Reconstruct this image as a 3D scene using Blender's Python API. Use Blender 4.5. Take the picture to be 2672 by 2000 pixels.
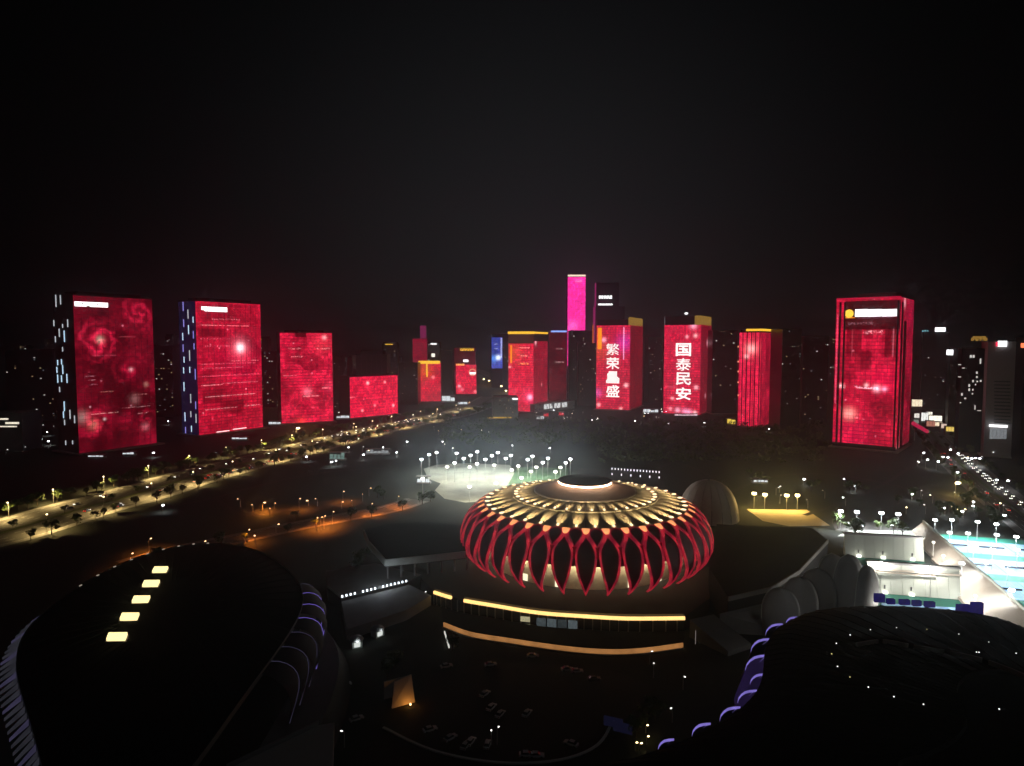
import bpy, bmesh, math, random
from mathutils import Vector, Matrix

R = math.radians
PI = math.pi
random.seed(7)
scene = bpy.context.scene
for o in list(bpy.data.objects):
    bpy.data.objects.remove(o, do_unlink=True)
C = scene.collection

# ------------------------------------------------------------------ camera
CAM_H = 120.0
F = 1741.0                       # focal length in photo pixels (2672 px wide)
PITCH = math.atan(110 / F)
cd = bpy.data.cameras.new('camera')
cam = bpy.data.objects.new('camera', cd)
C.objects.link(cam)
cam.location = (0, 0, CAM_H)
cam.rotation_euler = (PI / 2 - PITCH, 0, 0)
cd.sensor_fit = 'HORIZONTAL'
cd.sensor_width = 36
cd.lens = 36 * F / 2672
cd.clip_start = 1
cd.clip_end = 30000
scene.camera = cam

# ------------------------------------------------------------------ night sky
world = bpy.data.worlds.new('World')
scene.world = world
world.use_nodes = True
wt = world.node_tree
wt.nodes.clear()
wo = wt.nodes.new('ShaderNodeOutputWorld')
wb = wt.nodes.new('ShaderNodeBackground')
wc = wt.nodes.new('ShaderNodeTexCoord')
sky = wt.nodes.new('ShaderNodeTexSky')
sky.sky_type = 'NISHITA'
sky.sun_disc = False
sky.sun_elevation = R(-9)
sky.sun_rotation = R(200)


def wm(op, a, b=None):
    n = wt.nodes.new('ShaderNodeMath')
    n.operation = op
    for i, v in enumerate((a, b)):
        if v is None:
            continue
        if hasattr(v, 'node'):
            wt.links.new(v, n.inputs[i])
        else:
            n.inputs[i].default_value = v
    return n.outputs[0]


dotn = wt.nodes.new('ShaderNodeVectorMath')
dotn.operation = 'DOT_PRODUCT'
wt.links.new(wc.outputs['Generated'], dotn.inputs[0])
dotn.inputs[1].default_value = Vector((0.03, 1.0, 0.10)).normalized()
glow = wm('POWER', wm('MAXIMUM', dotn.outputs['Value'], 0.0), 15.0)
ramp = wt.nodes.new('ShaderNodeMix')
ramp.data_type = 'RGBA'
ramp.inputs[6].default_value = (0.00035, 0.00037, 0.00042, 1)
ramp.inputs[7].default_value = (0.0108, 0.0108, 0.0120, 1)
wt.links.new(glow, ramp.inputs[0])
addn = wt.nodes.new('ShaderNodeVectorMath')
addn.operation = 'MULTIPLY_ADD'
wt.links.new(sky.outputs[0], addn.inputs[0])
addn.inputs[1].default_value = (0.02, 0.02, 0.02)
wt.links.new(ramp.outputs[2], addn.inputs[2])
wt.links.new(addn.outputs[0], wb.inputs[0])
wb.inputs[1].default_value = 1.0
wt.links.new(wb.outputs[0], wo.inputs[0])

# faint added fill from overhead, lifts the dark roofs
ld = bpy.data.lights.new('night_fill', 'SUN')
ld.energy = 0.02
ld.angle = R(10)
ld.color = (0.9, 0.93, 1)
lo = bpy.data.objects.new('night_fill', ld)
lo.rotation_euler = (R(35), 0, R(30))
C.objects.link(lo)

vs = scene.view_settings
vs.view_transform = 'Standard'
vs.look = 'None'
vs.exposure = 0
vs.gamma = 1
vs.use_curve_mapping = False
cy = scene.cycles
cy.max_bounces = 2
cy.diffuse_bounces = 1
cy.glossy_bounces = 1
cy.transmission_bounces = 1
cy.use_adaptive_sampling = True
cy.adaptive_threshold = .028
cy.adaptive_min_samples = 32
cy.volume_bounces = 0
cy.sample_clamp_indirect = 1.5
cy.sample_clamp_direct = 40
cy.caustics_reflective = False
cy.caustics_refractive = False
cy.use_denoising = True
cy.use_light_tree = True


HAZE = 0.00022

# ------------------------------------------------------------------ helpers
def ray(x, y):
    dx = (x - 1336) / F
    dz = -(y - 1000) / F
    c, s = math.cos(PITCH), math.sin(PITCH)
    return dx, c + s * dz, -s + c * dz


def G(x, y, z=0.0):
    """the point of the place at height z that the photograph shows at (x, y)"""
    X, Y, Z = ray(x, y)
    t = (z - CAM_H) / Z
    return Vector((X * t, Y * t, z))


def at(x, y, D):
    X, Y, Z = ray(x, y)
    t = D / Y
    return Vector((X * t, D, CAM_H + Z * t))


ONES = ['zeroth', 'first', 'second', 'third', 'fourth', 'fifth', 'sixth', 'seventh', 'eighth', 'ninth', 'tenth',
        'eleventh', 'twelfth', 'thirteenth', 'fourteenth', 'fifteenth', 'sixteenth', 'seventeenth', 'eighteenth',
        'nineteenth']
TENS = {2: 'twenty', 3: 'thirty', 4: 'forty', 5: 'fifty', 6: 'sixty', 7: 'seventy', 8: 'eighty', 9: 'ninety'}


def ordinal(n):
    if n < 20:
        return ONES[n]
    t, r = divmod(n, 10)
    if r == 0:
        return TENS[t][:-1] + 'ieth'
    return TENS[t] + '-' + ONES[r]


def ordinal2(n):
    return ordinal(n) if n < 100 else 'hundred and ' + ordinal(n - 100) if n > 100 else 'hundredth'


class MB:
    def __init__(s):
        s.v = []
        s.f = []

    def add(s, vs_, fs):
        b = len(s.v)
        s.v += [tuple(p) for p in vs_]
        s.f += [tuple(b + i for i in f) for f in fs]
        return s

    def quad(s, a, b, c, d):
        return s.add([a, b, c, d], [(0, 1, 2, 3)])

    def box(s, x0, x1, y0, y1, z0, z1):
        return s.add([(x0, y0, z0), (x1, y0, z0), (x1, y1, z0), (x0, y1, z0),
                      (x0, y0, z1), (x1, y0, z1), (x1, y1, z1), (x0, y1, z1)],
                     [(0, 3, 2, 1), (4, 5, 6, 7), (0, 1, 5, 4), (1, 2, 6, 5), (2, 3, 7, 6), (3, 0, 4, 7)])

    def prism(s, poly, z0, z1):
        n = len(poly)
        z0s = z0 if isinstance(z0, (list, tuple)) else [z0] * n
        z1s = z1 if isinstance(z1, (list, tuple)) else [z1] * n
        vs_ = [(p[0], p[1], z) for p, z in zip(poly, z0s)] + [(p[0], p[1], z) for p, z in zip(poly, z1s)]
        fs = [tuple(range(n - 1, -1, -1)), tuple(range(n, 2 * n))]
        fs += [(i, (i + 1) % n, n + (i + 1) % n, n + i) for i in range(n)]
        return s.add(vs_, fs)

    def tube(s, p, q, r0, r1=None, n=8, caps=True):
        p, q = Vector(p), Vector(q)
        r1 = r0 if r1 is None else r1
        d = (q - p).normalized()
        a = d.cross(Vector((0, 0, 1)) if abs(d.z) < .9 else Vector((1, 0, 0))).normalized()
        b = d.cross(a)
        vs_ = []
        for c_, r in ((p, r0), (q, r1)):
            for i in range(n):
                t = 2 * PI * i / n
                vs_.append(c_ + a * (math.cos(t) * r) + b * (math.sin(t) * r))
        fs = [(i, (i + 1) % n, n + (i + 1) % n, n + i) for i in range(n)]
        if caps:
            fs += [tuple(range(n - 1, -1, -1)), tuple(range(n, 2 * n))]
        return s.add(vs_, fs)

    def ball(s, c, rx, ry=None, rz=None, n=8, m=5):
        ry = rx if ry is None else ry
        rz = rx if rz is None else rz
        vs_ = [(c[0], c[1], c[2] - rz)]
        for j in range(1, m):
            a = -PI / 2 + PI * j / m
            for i in range(n):
                t = 2 * PI * i / n
                vs_.append((c[0] + rx * math.cos(a) * math.cos(t), c[1] + ry * math.cos(a) * math.sin(t),
                            c[2] + rz * math.sin(a)))
        vs_.append((c[0], c[1], c[2] + rz))
        fs = [(0, 1 + (i + 1) % n, 1 + i) for i in range(n)]
        for j in range(m - 2):
            for i in range(n):
                a0 = 1 + j * n
                fs.append((a0 + i, a0 + (i + 1) % n, a0 + n + (i + 1) % n, a0 + n + i))
        l = len(vs_) - 1
        a0 = 1 + (m - 2) * n
        fs += [(a0 + i, a0 + (i + 1) % n, l) for i in range(n)]
        return s.add(vs_, fs)

    def lathe(s, prof, n=96, a0=0.0, a1=2 * PI, c=(0, 0), sx=1, sy=1):
        full = abs(a1 - a0 - 2 * PI) < 1e-6
        k = n if full else n + 1
        vs_ = []
        for i in range(k):
            t = a0 + (a1 - a0) * i / n
            for r, z in prof:
                vs_.append((c[0] + r * math.cos(t) * sx, c[1] + r * math.sin(t) * sy, z))
        m = len(prof)
        fs = []
        for i in range(n):
            j = (i + 1) % k
            for q in range(m - 1):
                fs.append((i * m + q, j * m + q, j * m + q + 1, i * m + q + 1))
        return s.add(vs_, fs)

    def strip(s, A, B):
        """faces between two equally long point rows"""
        n = len(A)
        return s.add(list(A) + list(B), [(i, i + 1, n + i + 1, n + i) for i in range(n - 1)])

    def sweep(s, pts, w, h, close=False):
        """rectangular section along a polyline; w across (horizontal), h vertical (up from the line)"""
        pts = [Vector(p) for p in pts]
        n = len(pts)
        rows = []
        for i, p in enumerate(pts):
            a = pts[(i - 1) % n] if close or i > 0 else p
            b = pts[(i + 1) % n] if close or i < n - 1 else p
            d = (b - a)
            d.z = 0
            d.normalize()
            nrm = Vector((-d.y, d.x, 0)) * (w / 2)
            up = Vector((0, 0, h))
            rows.append([p - nrm, p + nrm, p + nrm + up, p - nrm + up])
        vs_ = [q for r in rows for q in r]
        fs = []
        for i in range(n if close else n - 1):
            j = (i + 1) % n
            for k in range(4):
                fs.append((i * 4 + k, j * 4 + k, j * 4 + (k + 1) % 4, i * 4 + (k + 1) % 4))
        if not close:
            fs += [(3, 2, 1, 0), tuple((n - 1) * 4 + k for k in range(4))]
        return s.add(vs_, fs)

    def mesh(s, name, mat, smooth=False):
        me = bpy.data.meshes.new(name)
        me.from_pydata(s.v, [], s.f)
        bm = bmesh.new()
        bm.from_mesh(me)
        if smooth:
            bmesh.ops.remove_doubles(bm, verts=bm.verts, dist=.002)
        bmesh.ops.recalc_face_normals(bm, faces=bm.faces)
        bm.to_mesh(me)
        bm.free()
        if mat:
            me.materials.append(mat)
        if smooth:
            me.polygons.foreach_set('use_smooth', [True] * len(me.polygons))
        me.update()
        return me

    def build(s, name, mat, parent=None, smooth=False):
        return link(name, s.mesh(name, mat, smooth), parent)


def link(name, me, parent=None, loc=None, rot=None):
    o = bpy.data.objects.new(name, me)
    C.objects.link(o)
    if parent is not None:
        o.parent = parent
    if loc is not None:
        o.location = loc
    if rot is not None:
        o.rotation_euler = rot
    return o


def empty(name, loc=(0, 0, 0), rz=0.0):
    o = bpy.data.objects.new(name, None)
    o.empty_display_size = 2
    C.objects.link(o)
    o.location = loc
    o.rotation_euler = (0, 0, rz)
    return o


def tag(o, label=None, cat=None, group=None, kind=None):
    if label:
        o['label'] = label
    if cat:
        o['category'] = cat
    if group:
        o['group'] = group
    if kind:
        o['kind'] = kind
    return o


def copy_tree(o, parent=None):
    c = o.copy()
    C.objects.link(c)
    c.parent = parent
    for ch in list(o.children):
        copy_tree(ch, c)
    return c


def light(kind, name, loc, energy, color, parent=None, size=0.3, target=None, cone=None, blend=0.6):
    d = bpy.data.lights.new(name, kind)
    d.energy = energy
    d.color = color
    d.shadow_soft_size = size
    o = bpy.data.objects.new(name, d)
    C.objects.link(o)
    o.location = loc
    if kind == 'SPOT':
        d.spot_size = cone
        d.spot_blend = blend
        v = Vector(target) - Vector(loc)
        o.rotation_euler = v.to_track_quat('-Z', 'Y').to_euler()
    if parent is not None:
        o.parent = parent
    return o


# ------------------------------------------------------------------ materials
class NT:
    def __init__(s, name):
        s.mat = bpy.data.materials.new(name)
        s.mat.use_nodes = True
        s.t = s.mat.node_tree
        s.t.nodes.clear()
        s.out = s.t.nodes.new('ShaderNodeOutputMaterial')

    def n(s, t):
        return s.t.nodes.new(t)

    def put(s, sock, v):
        if hasattr(v, 'node'):
            s.t.links.new(v, sock)
        else:
            sock.default_value = v

    def m(s, op, a, b=None, c=None, clamp=False):
        n = s.n('ShaderNodeMath')
        n.operation = op
        n.use_clamp = clamp
        for i, v in enumerate((a, b, c)):
            if v is not None:
                s.put(n.inputs[i], v)
        return n.outputs[0]

    def vmad(s, a, b, c):
        n = s.n('ShaderNodeVectorMath')
        n.operation = 'MULTIPLY_ADD'
        for i, v in enumerate((a, b, c)):
            s.put(n.inputs[i], v)
        return n.outputs[0]

    def comb(s, x, y, z):
        n = s.n('ShaderNodeCombineXYZ')
        for i, v in enumerate((x, y, z)):
            s.put(n.inputs[i], v)
        return n.outputs[0]

    def noise(s, vec, scale, detail=3, rough=.55, dist=0.0):
        n = s.n('ShaderNodeTexNoise')
        if vec is not None:
            s.t.links.new(vec, n.inputs['Vector'])
        n.inputs['Scale'].default_value = scale
        n.inputs['Detail'].default_value = detail
        n.inputs['Roughness'].default_value = rough
        n.inputs['Distortion'].default_value = dist
        return n.outputs['Fac']

    def sstep(s, x, a, b, lo_=0.0, hi_=1.0):
        n = s.n('ShaderNodeMapRange')
        n.interpolation_type = 'SMOOTHSTEP'
        s.put(n.inputs[0], x)
        n.inputs[1].default_value = a
        n.inputs[2].default_value = b
        n.inputs[3].default_value = lo_
        n.inputs[4].default_value = hi_
        return n.outputs[0]


def solid(name, col, rough=.6, metal=0.0, var=.25, scale=.4, bump=.0, spec=.4):
    k = NT(name)
    b = k.n('ShaderNodeBsdfPrincipled')
    tc = k.n('ShaderNodeTexCoord')
    f = k.noise(tc.outputs['Object'], scale, 5, .6)
    mx = k.n('ShaderNodeMix')
    mx.data_type = 'RGBA'
    k.put(mx.inputs[0], f)
    mx.inputs[6].default_value = tuple(c * (1 - var) for c in col) + (1,)
    mx.inputs[7].default_value = tuple(min(1, c * (1 + var)) for c in col) + (1,)
    k.put(b.inputs['Base Color'], mx.outputs[2])
    b.inputs['Roughness'].default_value = rough
    b.inputs['Metallic'].default_value = metal
    b.inputs['Specular IOR Level'].default_value = spec
    if bump:
        bn = k.n('ShaderNodeBump')
        bn.inputs['Strength'].default_value = bump
        k.put(bn.inputs['Height'], k.noise(tc.outputs['Object'], scale * 6, 4))
        k.put(b.inputs['Normal'], bn.outputs[0])
    k.t.links.new(b.outputs[0], k.out.inputs[0])
    return k.mat


def emit(name, col, st=1.0, sample=True, var=0.0, scale=1.0):
    k = NT(name)
    e = k.n('ShaderNodeEmission')
    e.inputs[0].default_value = tuple(col) + (1,)
    e.inputs[1].default_value = st
    if var:
        tc = k.n('ShaderNodeTexCoord')
        f = k.noise(tc.outputs['Object'], scale, 4)
        k.put(e.inputs[1], k.m('MULTIPLY_ADD', f, 2 * var * st, st * (1 - var)))
    k.t.links.new(e.outputs[0], k.out.inputs[0])
    if not sample:
        k.mat.cycles.emission_sampling = 'NONE'
    return k.mat


def facade(name, w, h, axis='x', lo_=.25, hi_=1.0, red=(0.600, 0.0028, 0.0312), seed=0.0, roses=(), glows=(), lines=(), darks=(),
           rects=(), vgrad=None, speck=.0, floors=0, fins=0, st=1.34, nscale=.03, cell=.55):
    """LED media facade: a picture playing on the building's own lamps"""
    k = NT(name)
    tc = k.n('ShaderNodeTexCoord')
    sp = k.n('ShaderNodeSeparateXYZ')
    k.t.links.new(tc.outputs['Object'], sp.inputs[0])
    x = sp.outputs[0 if axis == 'x' else 1]
    z = sp.outputs[2]
    u = k.m('DIVIDE', x, w)
    v = k.m('DIVIDE', z, h)
    P = k.comb(x, z, seed)
    n1 = k.noise(P, nscale, 3, .5, .6)
    n2 = k.noise(P, nscale * 3.3, 3, .55, 1.0)
    n3 = k.noise(P, .45, 2, .6)
    I = k.m('MULTIPLY_ADD', k.sstep(n1, .32, .68), hi_ - lo_, lo_)
    I = k.m('MULTIPLY', I, k.m('MULTIPLY_ADD', n2, .7, .65))
    if vgrad:
        I = k.m('MULTIPLY', I, k.sstep(v, 0, 1, vgrad[0], vgrad[1]))

    def dist(cu, cv):
        a = k.m('SUBTRACT', x, cu * w)
        b = k.m('SUBTRACT', z, cv * h)
        return k.m('SQRT', k.m('ADD', k.m('MULTIPLY', a, a), k.m('MULTIPLY', b, b)))

    def band(s_, a, b, e):
        return k.m('MULTIPLY', k.sstep(s_, a - e, a + e), k.sstep(s_, b - e, b + e, 1, 0))

    for cu, cv, rad, fr, amp in roses:
        d = k.m('MULTIPLY_ADD', k.m('SUBTRACT', n2, .5), rad * .7, dist(cu, cv))
        th = k.m('ARCTAN2', k.m('SUBTRACT', z, cv * h), k.m('SUBTRACT', x, cu * w))
        ring = k.m('POWER', k.m('MULTIPLY_ADD', k.m('SINE', k.m('MULTIPLY_ADD', d, fr, k.m('MULTIPLY', th, 2.0))), .5, .5), 1.5)
        mask = k.sstep(d, rad * .7, rad, 1, 0)
        core = k.sstep(d, 0, rad, 1.25, .35)
        I = k.m('MULTIPLY', I, k.m('MULTIPLY_ADD', mask, -.45, 1))
        I = k.m('ADD', I, k.m('MULTIPLY', k.m('MULTIPLY', mask, core), k.m('MULTIPLY_ADD', ring, amp * .9, amp * .25)))
    for u0, u1, v0, v1, kk in darks:
        I = k.m('MULTIPLY', I, k.m('MULTIPLY_ADD', k.m('MULTIPLY', band(u, u0, u1, .012), band(v, v0, v1, .006)), -kk, 1))
    if floors:
        fl = k.m('POWER', k.m('ABSOLUTE', k.m('SINE', k.m('MULTIPLY', v, floors * PI))), .35)
        I = k.m('MULTIPLY', I, k.m('MULTIPLY_ADD', fl, .45, .6))
    if fins:
        fl = k.m('POWER', k.m('ABSOLUTE', k.m('SINE', k.m('MULTIPLY', u, fins * PI))), .5)
        I = k.m('MULTIPLY', I, k.m('MULTIPLY_ADD', fl, .5, .55))
    I = k.m('MULTIPLY', I, k.m('MULTIPLY_ADD', n3, .7, .65))
    wn_ = k.n('ShaderNodeTexWhiteNoise')
    wn_.noise_dimensions = '2D'
    k.t.links.new(k.comb(k.m('FLOOR', k.m('DIVIDE', x, 2.9)), k.m('FLOOR', k.m('DIVIDE', z, 4.1)), 0.0), wn_.inputs['Vector'])
    I = k.m('MULTIPLY', I, k.m('MULTIPLY_ADD', k.m('POWER', wn_.outputs['Value'], 1.6), cell, 1.12 - cell * .5))
    col = k.vmad(k.comb(I, I, I), tuple(red), (0, 0, 0))
    I2 = k.m('MULTIPLY', I, I)
    col = k.vmad(k.comb(I2, I2, I2), (.05, .006, .014), col)
    for cu, cv, rad, c_ in glows:
        d = k.m('DIVIDE', dist(cu, cv), rad)
        g = k.m('EXPONENT', k.m('MULTIPLY', k.m('MULTIPLY', d, d), -1.0))
        col = k.vmad(k.comb(g, g, g), tuple(c_), col)
    for u0, u1, v0, v1, c_, thr in lines:
        mk = k.m('MULTIPLY', band(u, u0, u1, .01), band(v, v0, v1, .002))
        if thr > 0:
            nn = k.noise(k.comb(k.m('MULTIPLY', x, 1.0), k.m('MULTIPLY', z, 1.4), seed + 3), .55, 2, .6)
            mk = k.m('MULTIPLY', mk, k.sstep(nn, thr, thr + .08))
        col = k.vmad(k.comb(mk, mk, mk), tuple(c_), col)
    if speck:
        vo = k.n('ShaderNodeTexVoronoi')
        k.t.links.new(P, vo.inputs['Vector'])
        vo.inputs['Scale'].default_value = .16
        sc_ = k.n('ShaderNodeSeparateXYZ')
        k.t.links.new(vo.outputs['Color'], sc_.inputs[0])
        mk = k.m('MULTIPLY', k.sstep(vo.outputs['Distance'], .10, .26, 1, 0), k.m('GREATER_THAN', sc_.outputs[0], 1 - speck))
        mk = k.m('MULTIPLY', mk, k.m('MULTIPLY', sc_.outputs[1], .8))
        col = k.vmad(k.comb(mk, mk, mk), (.75, .35, .42), col)
    e = k.n('ShaderNodeEmission')
    k.t.links.new(col, e.inputs[0])
    e.inputs[1].default_value = st
    k.t.links.new(e.outputs[0], k.out.inputs[0])
    k.mat.cycles.emission_sampling = 'NONE'
    return k.mat


M = {}
M['asphalt'] = solid('asphalt', (.075, .072, .068), .8, var=.35, scale=.15, bump=.2)
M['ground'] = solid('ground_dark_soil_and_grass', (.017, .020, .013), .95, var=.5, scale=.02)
M['pave'] = solid('stone_paving', (.16, .155, .15), .8, var=.25, scale=.2)
M['paint'] = solid('road_paint', (.75, .74, .7), .7, var=.15, scale=1.2)
M['concrete'] = solid('concrete', (.30, .29, .28), .85, var=.2, scale=.3)
M['darkroof'] = solid('dark_roof_membrane', (.030, .030, .034), .85, var=.35, scale=.12, spec=.1)
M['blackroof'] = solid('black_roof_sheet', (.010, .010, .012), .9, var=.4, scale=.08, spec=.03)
M['deck'] = solid('granite_deck', (.020, .015, .014), .85, var=.25, scale=.25)
M['glassdark'] = solid('dark_tower_glass', (.035, .035, .042), .35, var=.4, scale=.05)
M['greytower'] = solid('grey_tower_cladding', (.30, .28, .29), .7, var=.15, scale=.06)
M['towerbody'] = solid('tower_side_cladding', (.05, .045, .05), .6, var=.3, scale=.05)
M['steel'] = solid('galvanised_steel', (.42, .42, .42), .5, .6, var=.2, scale=1)
M['darksteel'] = solid('dark_steel', (.08, .08, .085), .5, .3, var=.2, scale=1)
M['white'] = solid('white_render', (.62, .66, .60), .75, var=.08, scale=.25)
M['cream'] = solid('cream_stand', (.66, .58, .50), .75, var=.12, scale=.15)
M['turf'] = solid('green_turf', (.06, .12, .06), .9, var=.25, scale=.15)
M['courtgreen'] = solid('court_green_acrylic', (.010, .125, .085), .75, var=.12, scale=.3)
M['courtblue'] = solid('court_blue_acrylic', (.26, .46, .74), .7, var=.12, scale=.3)
M['sand'] = solid('clay_sand_field', (.50, .40, .25), .9, var=.15, scale=.1)
M['palefield'] = solid('pale_hard_court', (.34, .34, .29), .85, var=.75, scale=.045)
M['grass'] = solid('verge_grass', (.05, .065, .015), .95, var=.4, scale=.2)
M['leaf'] = solid('leaf_green', (.055, .085, .022), .7, var=.5, scale=.6)
M['bark'] = solid('bark', (.09, .065, .045), .9, var=.3, scale=2)
M['shell'] = solid('grey_shell_cladding', (.34, .34, .34), .55, var=.15, scale=.15)
M['dome'] = solid('dome_membrane', (.58, .52, .50), .6, var=.06, scale=.1)
M['rubber'] = solid('tyre_rubber', (.02, .02, .02), .8)
M['carglass'] = solid('car_glass', (.02, .022, .025), .1, var=.1)
for nm, c in (('white', (.7, .7, .7)), ('silver', (.45, .46, .47)), ('black', (.02, .02, .022)), ('red', (.35, .02, .02)),
              ('blue', (.04, .07, .2))):
    M['car_' + nm] = solid('car_paint_' + nm, c, .28, .1, var=.03)


# ------------------------------------------------------------------ ground
big = MB().quad((-9000, -600, 0), (9000, -600, 0), (9000, 16000, 0), (-9000, 16000, 0)).build('ground', M['ground'])
tag(big, 'dark open ground under the whole night city', kind='structure')


def flat(name, pts, z, mat, label, kind='structure', parent=None):
    o = MB().add([(p[0], p[1], z) for p in pts], [tuple(range(len(pts)))]).build(name, mat, parent)
    if kind:
        tag(o, label, kind=kind)
    return o


def offset_line(pts, d):
    out = []
    n = len(pts)
    for i, p in enumerate(pts):
        a = pts[max(i - 1, 0)]
        b = pts[min(i + 1, n - 1)]
        t = Vector((b[0] - a[0], b[1] - a[1], 0)).normalized()
        out.append(Vector((p[0] - t.y * d, p[1] + t.x * d, 0)))
    return out


def smooth_line(pts, k=6):
    pts = [Vector(p) for p in pts]
    out = []
    n = len(pts)
    for i in range(n - 1):
        p0, p1, p2, p3 = pts[max(i - 1, 0)], pts[i], pts[i + 1], pts[min(i + 2, n - 1)]
        for j in range(k):
            t = j / k
            out.append(.5 * ((2 * p1) + (-p0 + p2) * t + (2 * p0 - 5 * p1 + 4 * p2 - p3) * t * t +
                             (-p0 + 3 * p1 - 3 * p2 + p3) * t ** 3))
    out.append(pts[-1])
    return out


def at_len(line, s):
    for a, b in zip(line, line[1:]):
        L = (b - a).length
        if s <= L:
            return a + (b - a) * (s / L), (b - a).normalized()
        s -= L
    return line[-1], (line[-1] - line[-2]).normalized()


def length(line):
    return sum((b - a).length for a, b in zip(line, line[1:]))


def road(name, cl, half, label, lanes=3, median=True, pave=5.0):
    L = [Vector((p.x, p.y, .012)) for p in offset_line(cl, half)]
    Rr = [Vector((p.x, p.y, .012)) for p in offset_line(cl, -half)]
    o = MB().strip(L, Rr).build(name, M['asphalt'])
    tag(o, label, kind='structure')
    for s in (1, -1):
        if pave:
            a = offset_line(cl, s * (half + pave / 2))
            k = MB().sweep([(p.x, p.y, -.2) for p in a], pave, .33).build('pavement', M['pave'])
            tag(k, None, kind='structure')
            k.parent = o
    mk = MB()
    tot = length(cl)
    for s in (1, -1):
        for j in range(1, lanes):
            off = s * (2 + (half - 2.5) * j / lanes)
            ln = offset_line(cl, off)
            d = 0
            T = length(ln)
            while d < min(T, 900):
                p, t = at_len(ln, d)
                nn = Vector((-t.y, t.x, 0)) * .12
                q = p + t * 5
                mk.add([(*(p - nn).xy, .022), (*(p + nn).xy, .022), (*(q + nn).xy, .022), (*(q - nn).xy, .022)], [(0, 1, 2, 3)])
                d += 13
        e = offset_line(cl, s * (half - .5))
        mk.strip([(*p.xy, .022) for p in offset_line(e, .12)], [(*p.xy, .022) for p in offset_line(e, -.12)])
    mk.build('lane_marking', M['paint'], o)
    if median:
        MB().sweep([(p.x, p.y, 0) for p in cl], 3.2, .28).build('median', M['grass'], o)
    return o


AV = smooth_line([G(-330, 1468), G(-150, 1424), G(0, 1392), G(222, 1325), G(333, 1297), G(520, 1241), G(700, 1195), G(872, 1150),
                  G(1000, 1118), G(1106, 1097), G(1189, 1080), G(1250, 1058), G(1290, 1036)])
road('road', AV, 27, 'broad avenue lit olive by street lamps, passing below the red towers', 4)
FAR = smooth_line([G(1345, 1034), G(1325, 1014), G(1298, 992), G(1270, 977), G(1240, 966), G(1190, 957)])
o = MB().strip([(*p.xy, 3.0) for p in offset_line(FAR, 17)], [(*p.xy, 3.0) for p in offset_line(FAR, -17)]).build('road', M['pave'])
MB().sweep([(*p.xy, -.5) for p in FAR], 33, 3.4).build('embankment', M['concrete'], o)
tag(o, 'distant curving road glowing amber between the red towers', kind='structure')
ORG = smooth_line([G(330, 1475), G(430, 1447), G(530, 1424), G(640, 1402), G(770, 1374), G(900, 1350), G(1010, 1330), G(1090, 1305)])
road('road', ORG, 8, 'narrow orange lit side street behind the dark arena', 2, median=False, pave=3)
RAV = smooth_line([G(2400, 1098), G(2430, 1130), G(2480, 1185), G(2560, 1258), G(2640, 1322), G(2760, 1410)])
road('road', RAV, 13, 'street with car queues running past the right hand towers', 3)

# ------------------------------------------------------------------ towers
WIN_ON = emit('window_light_white', (1, .95, .86), .7, sample=False)
WIN_WARM = emit('window_light_warm', (1, .72, .36), .35, sample=False)
WIN_DIM = emit('window_light_dim', (.8, .9, 1), .12, sample=False)
WIN_WDIM = emit('window_light_warm_dim', (1, .7, .4), .07, sample=False)
SIGN_W = emit('sign_white', (1, 1, 1), 2.2)
SIGN_Y = emit('sign_yellow', (1, .55, .04), 1.3)
SIGN_G = emit('sign_gold', (.75, .42, .08), .38, var=.9, scale=.5)
SIGN_O = emit('sign_orange', (1, .30, .01), 1.3)


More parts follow.
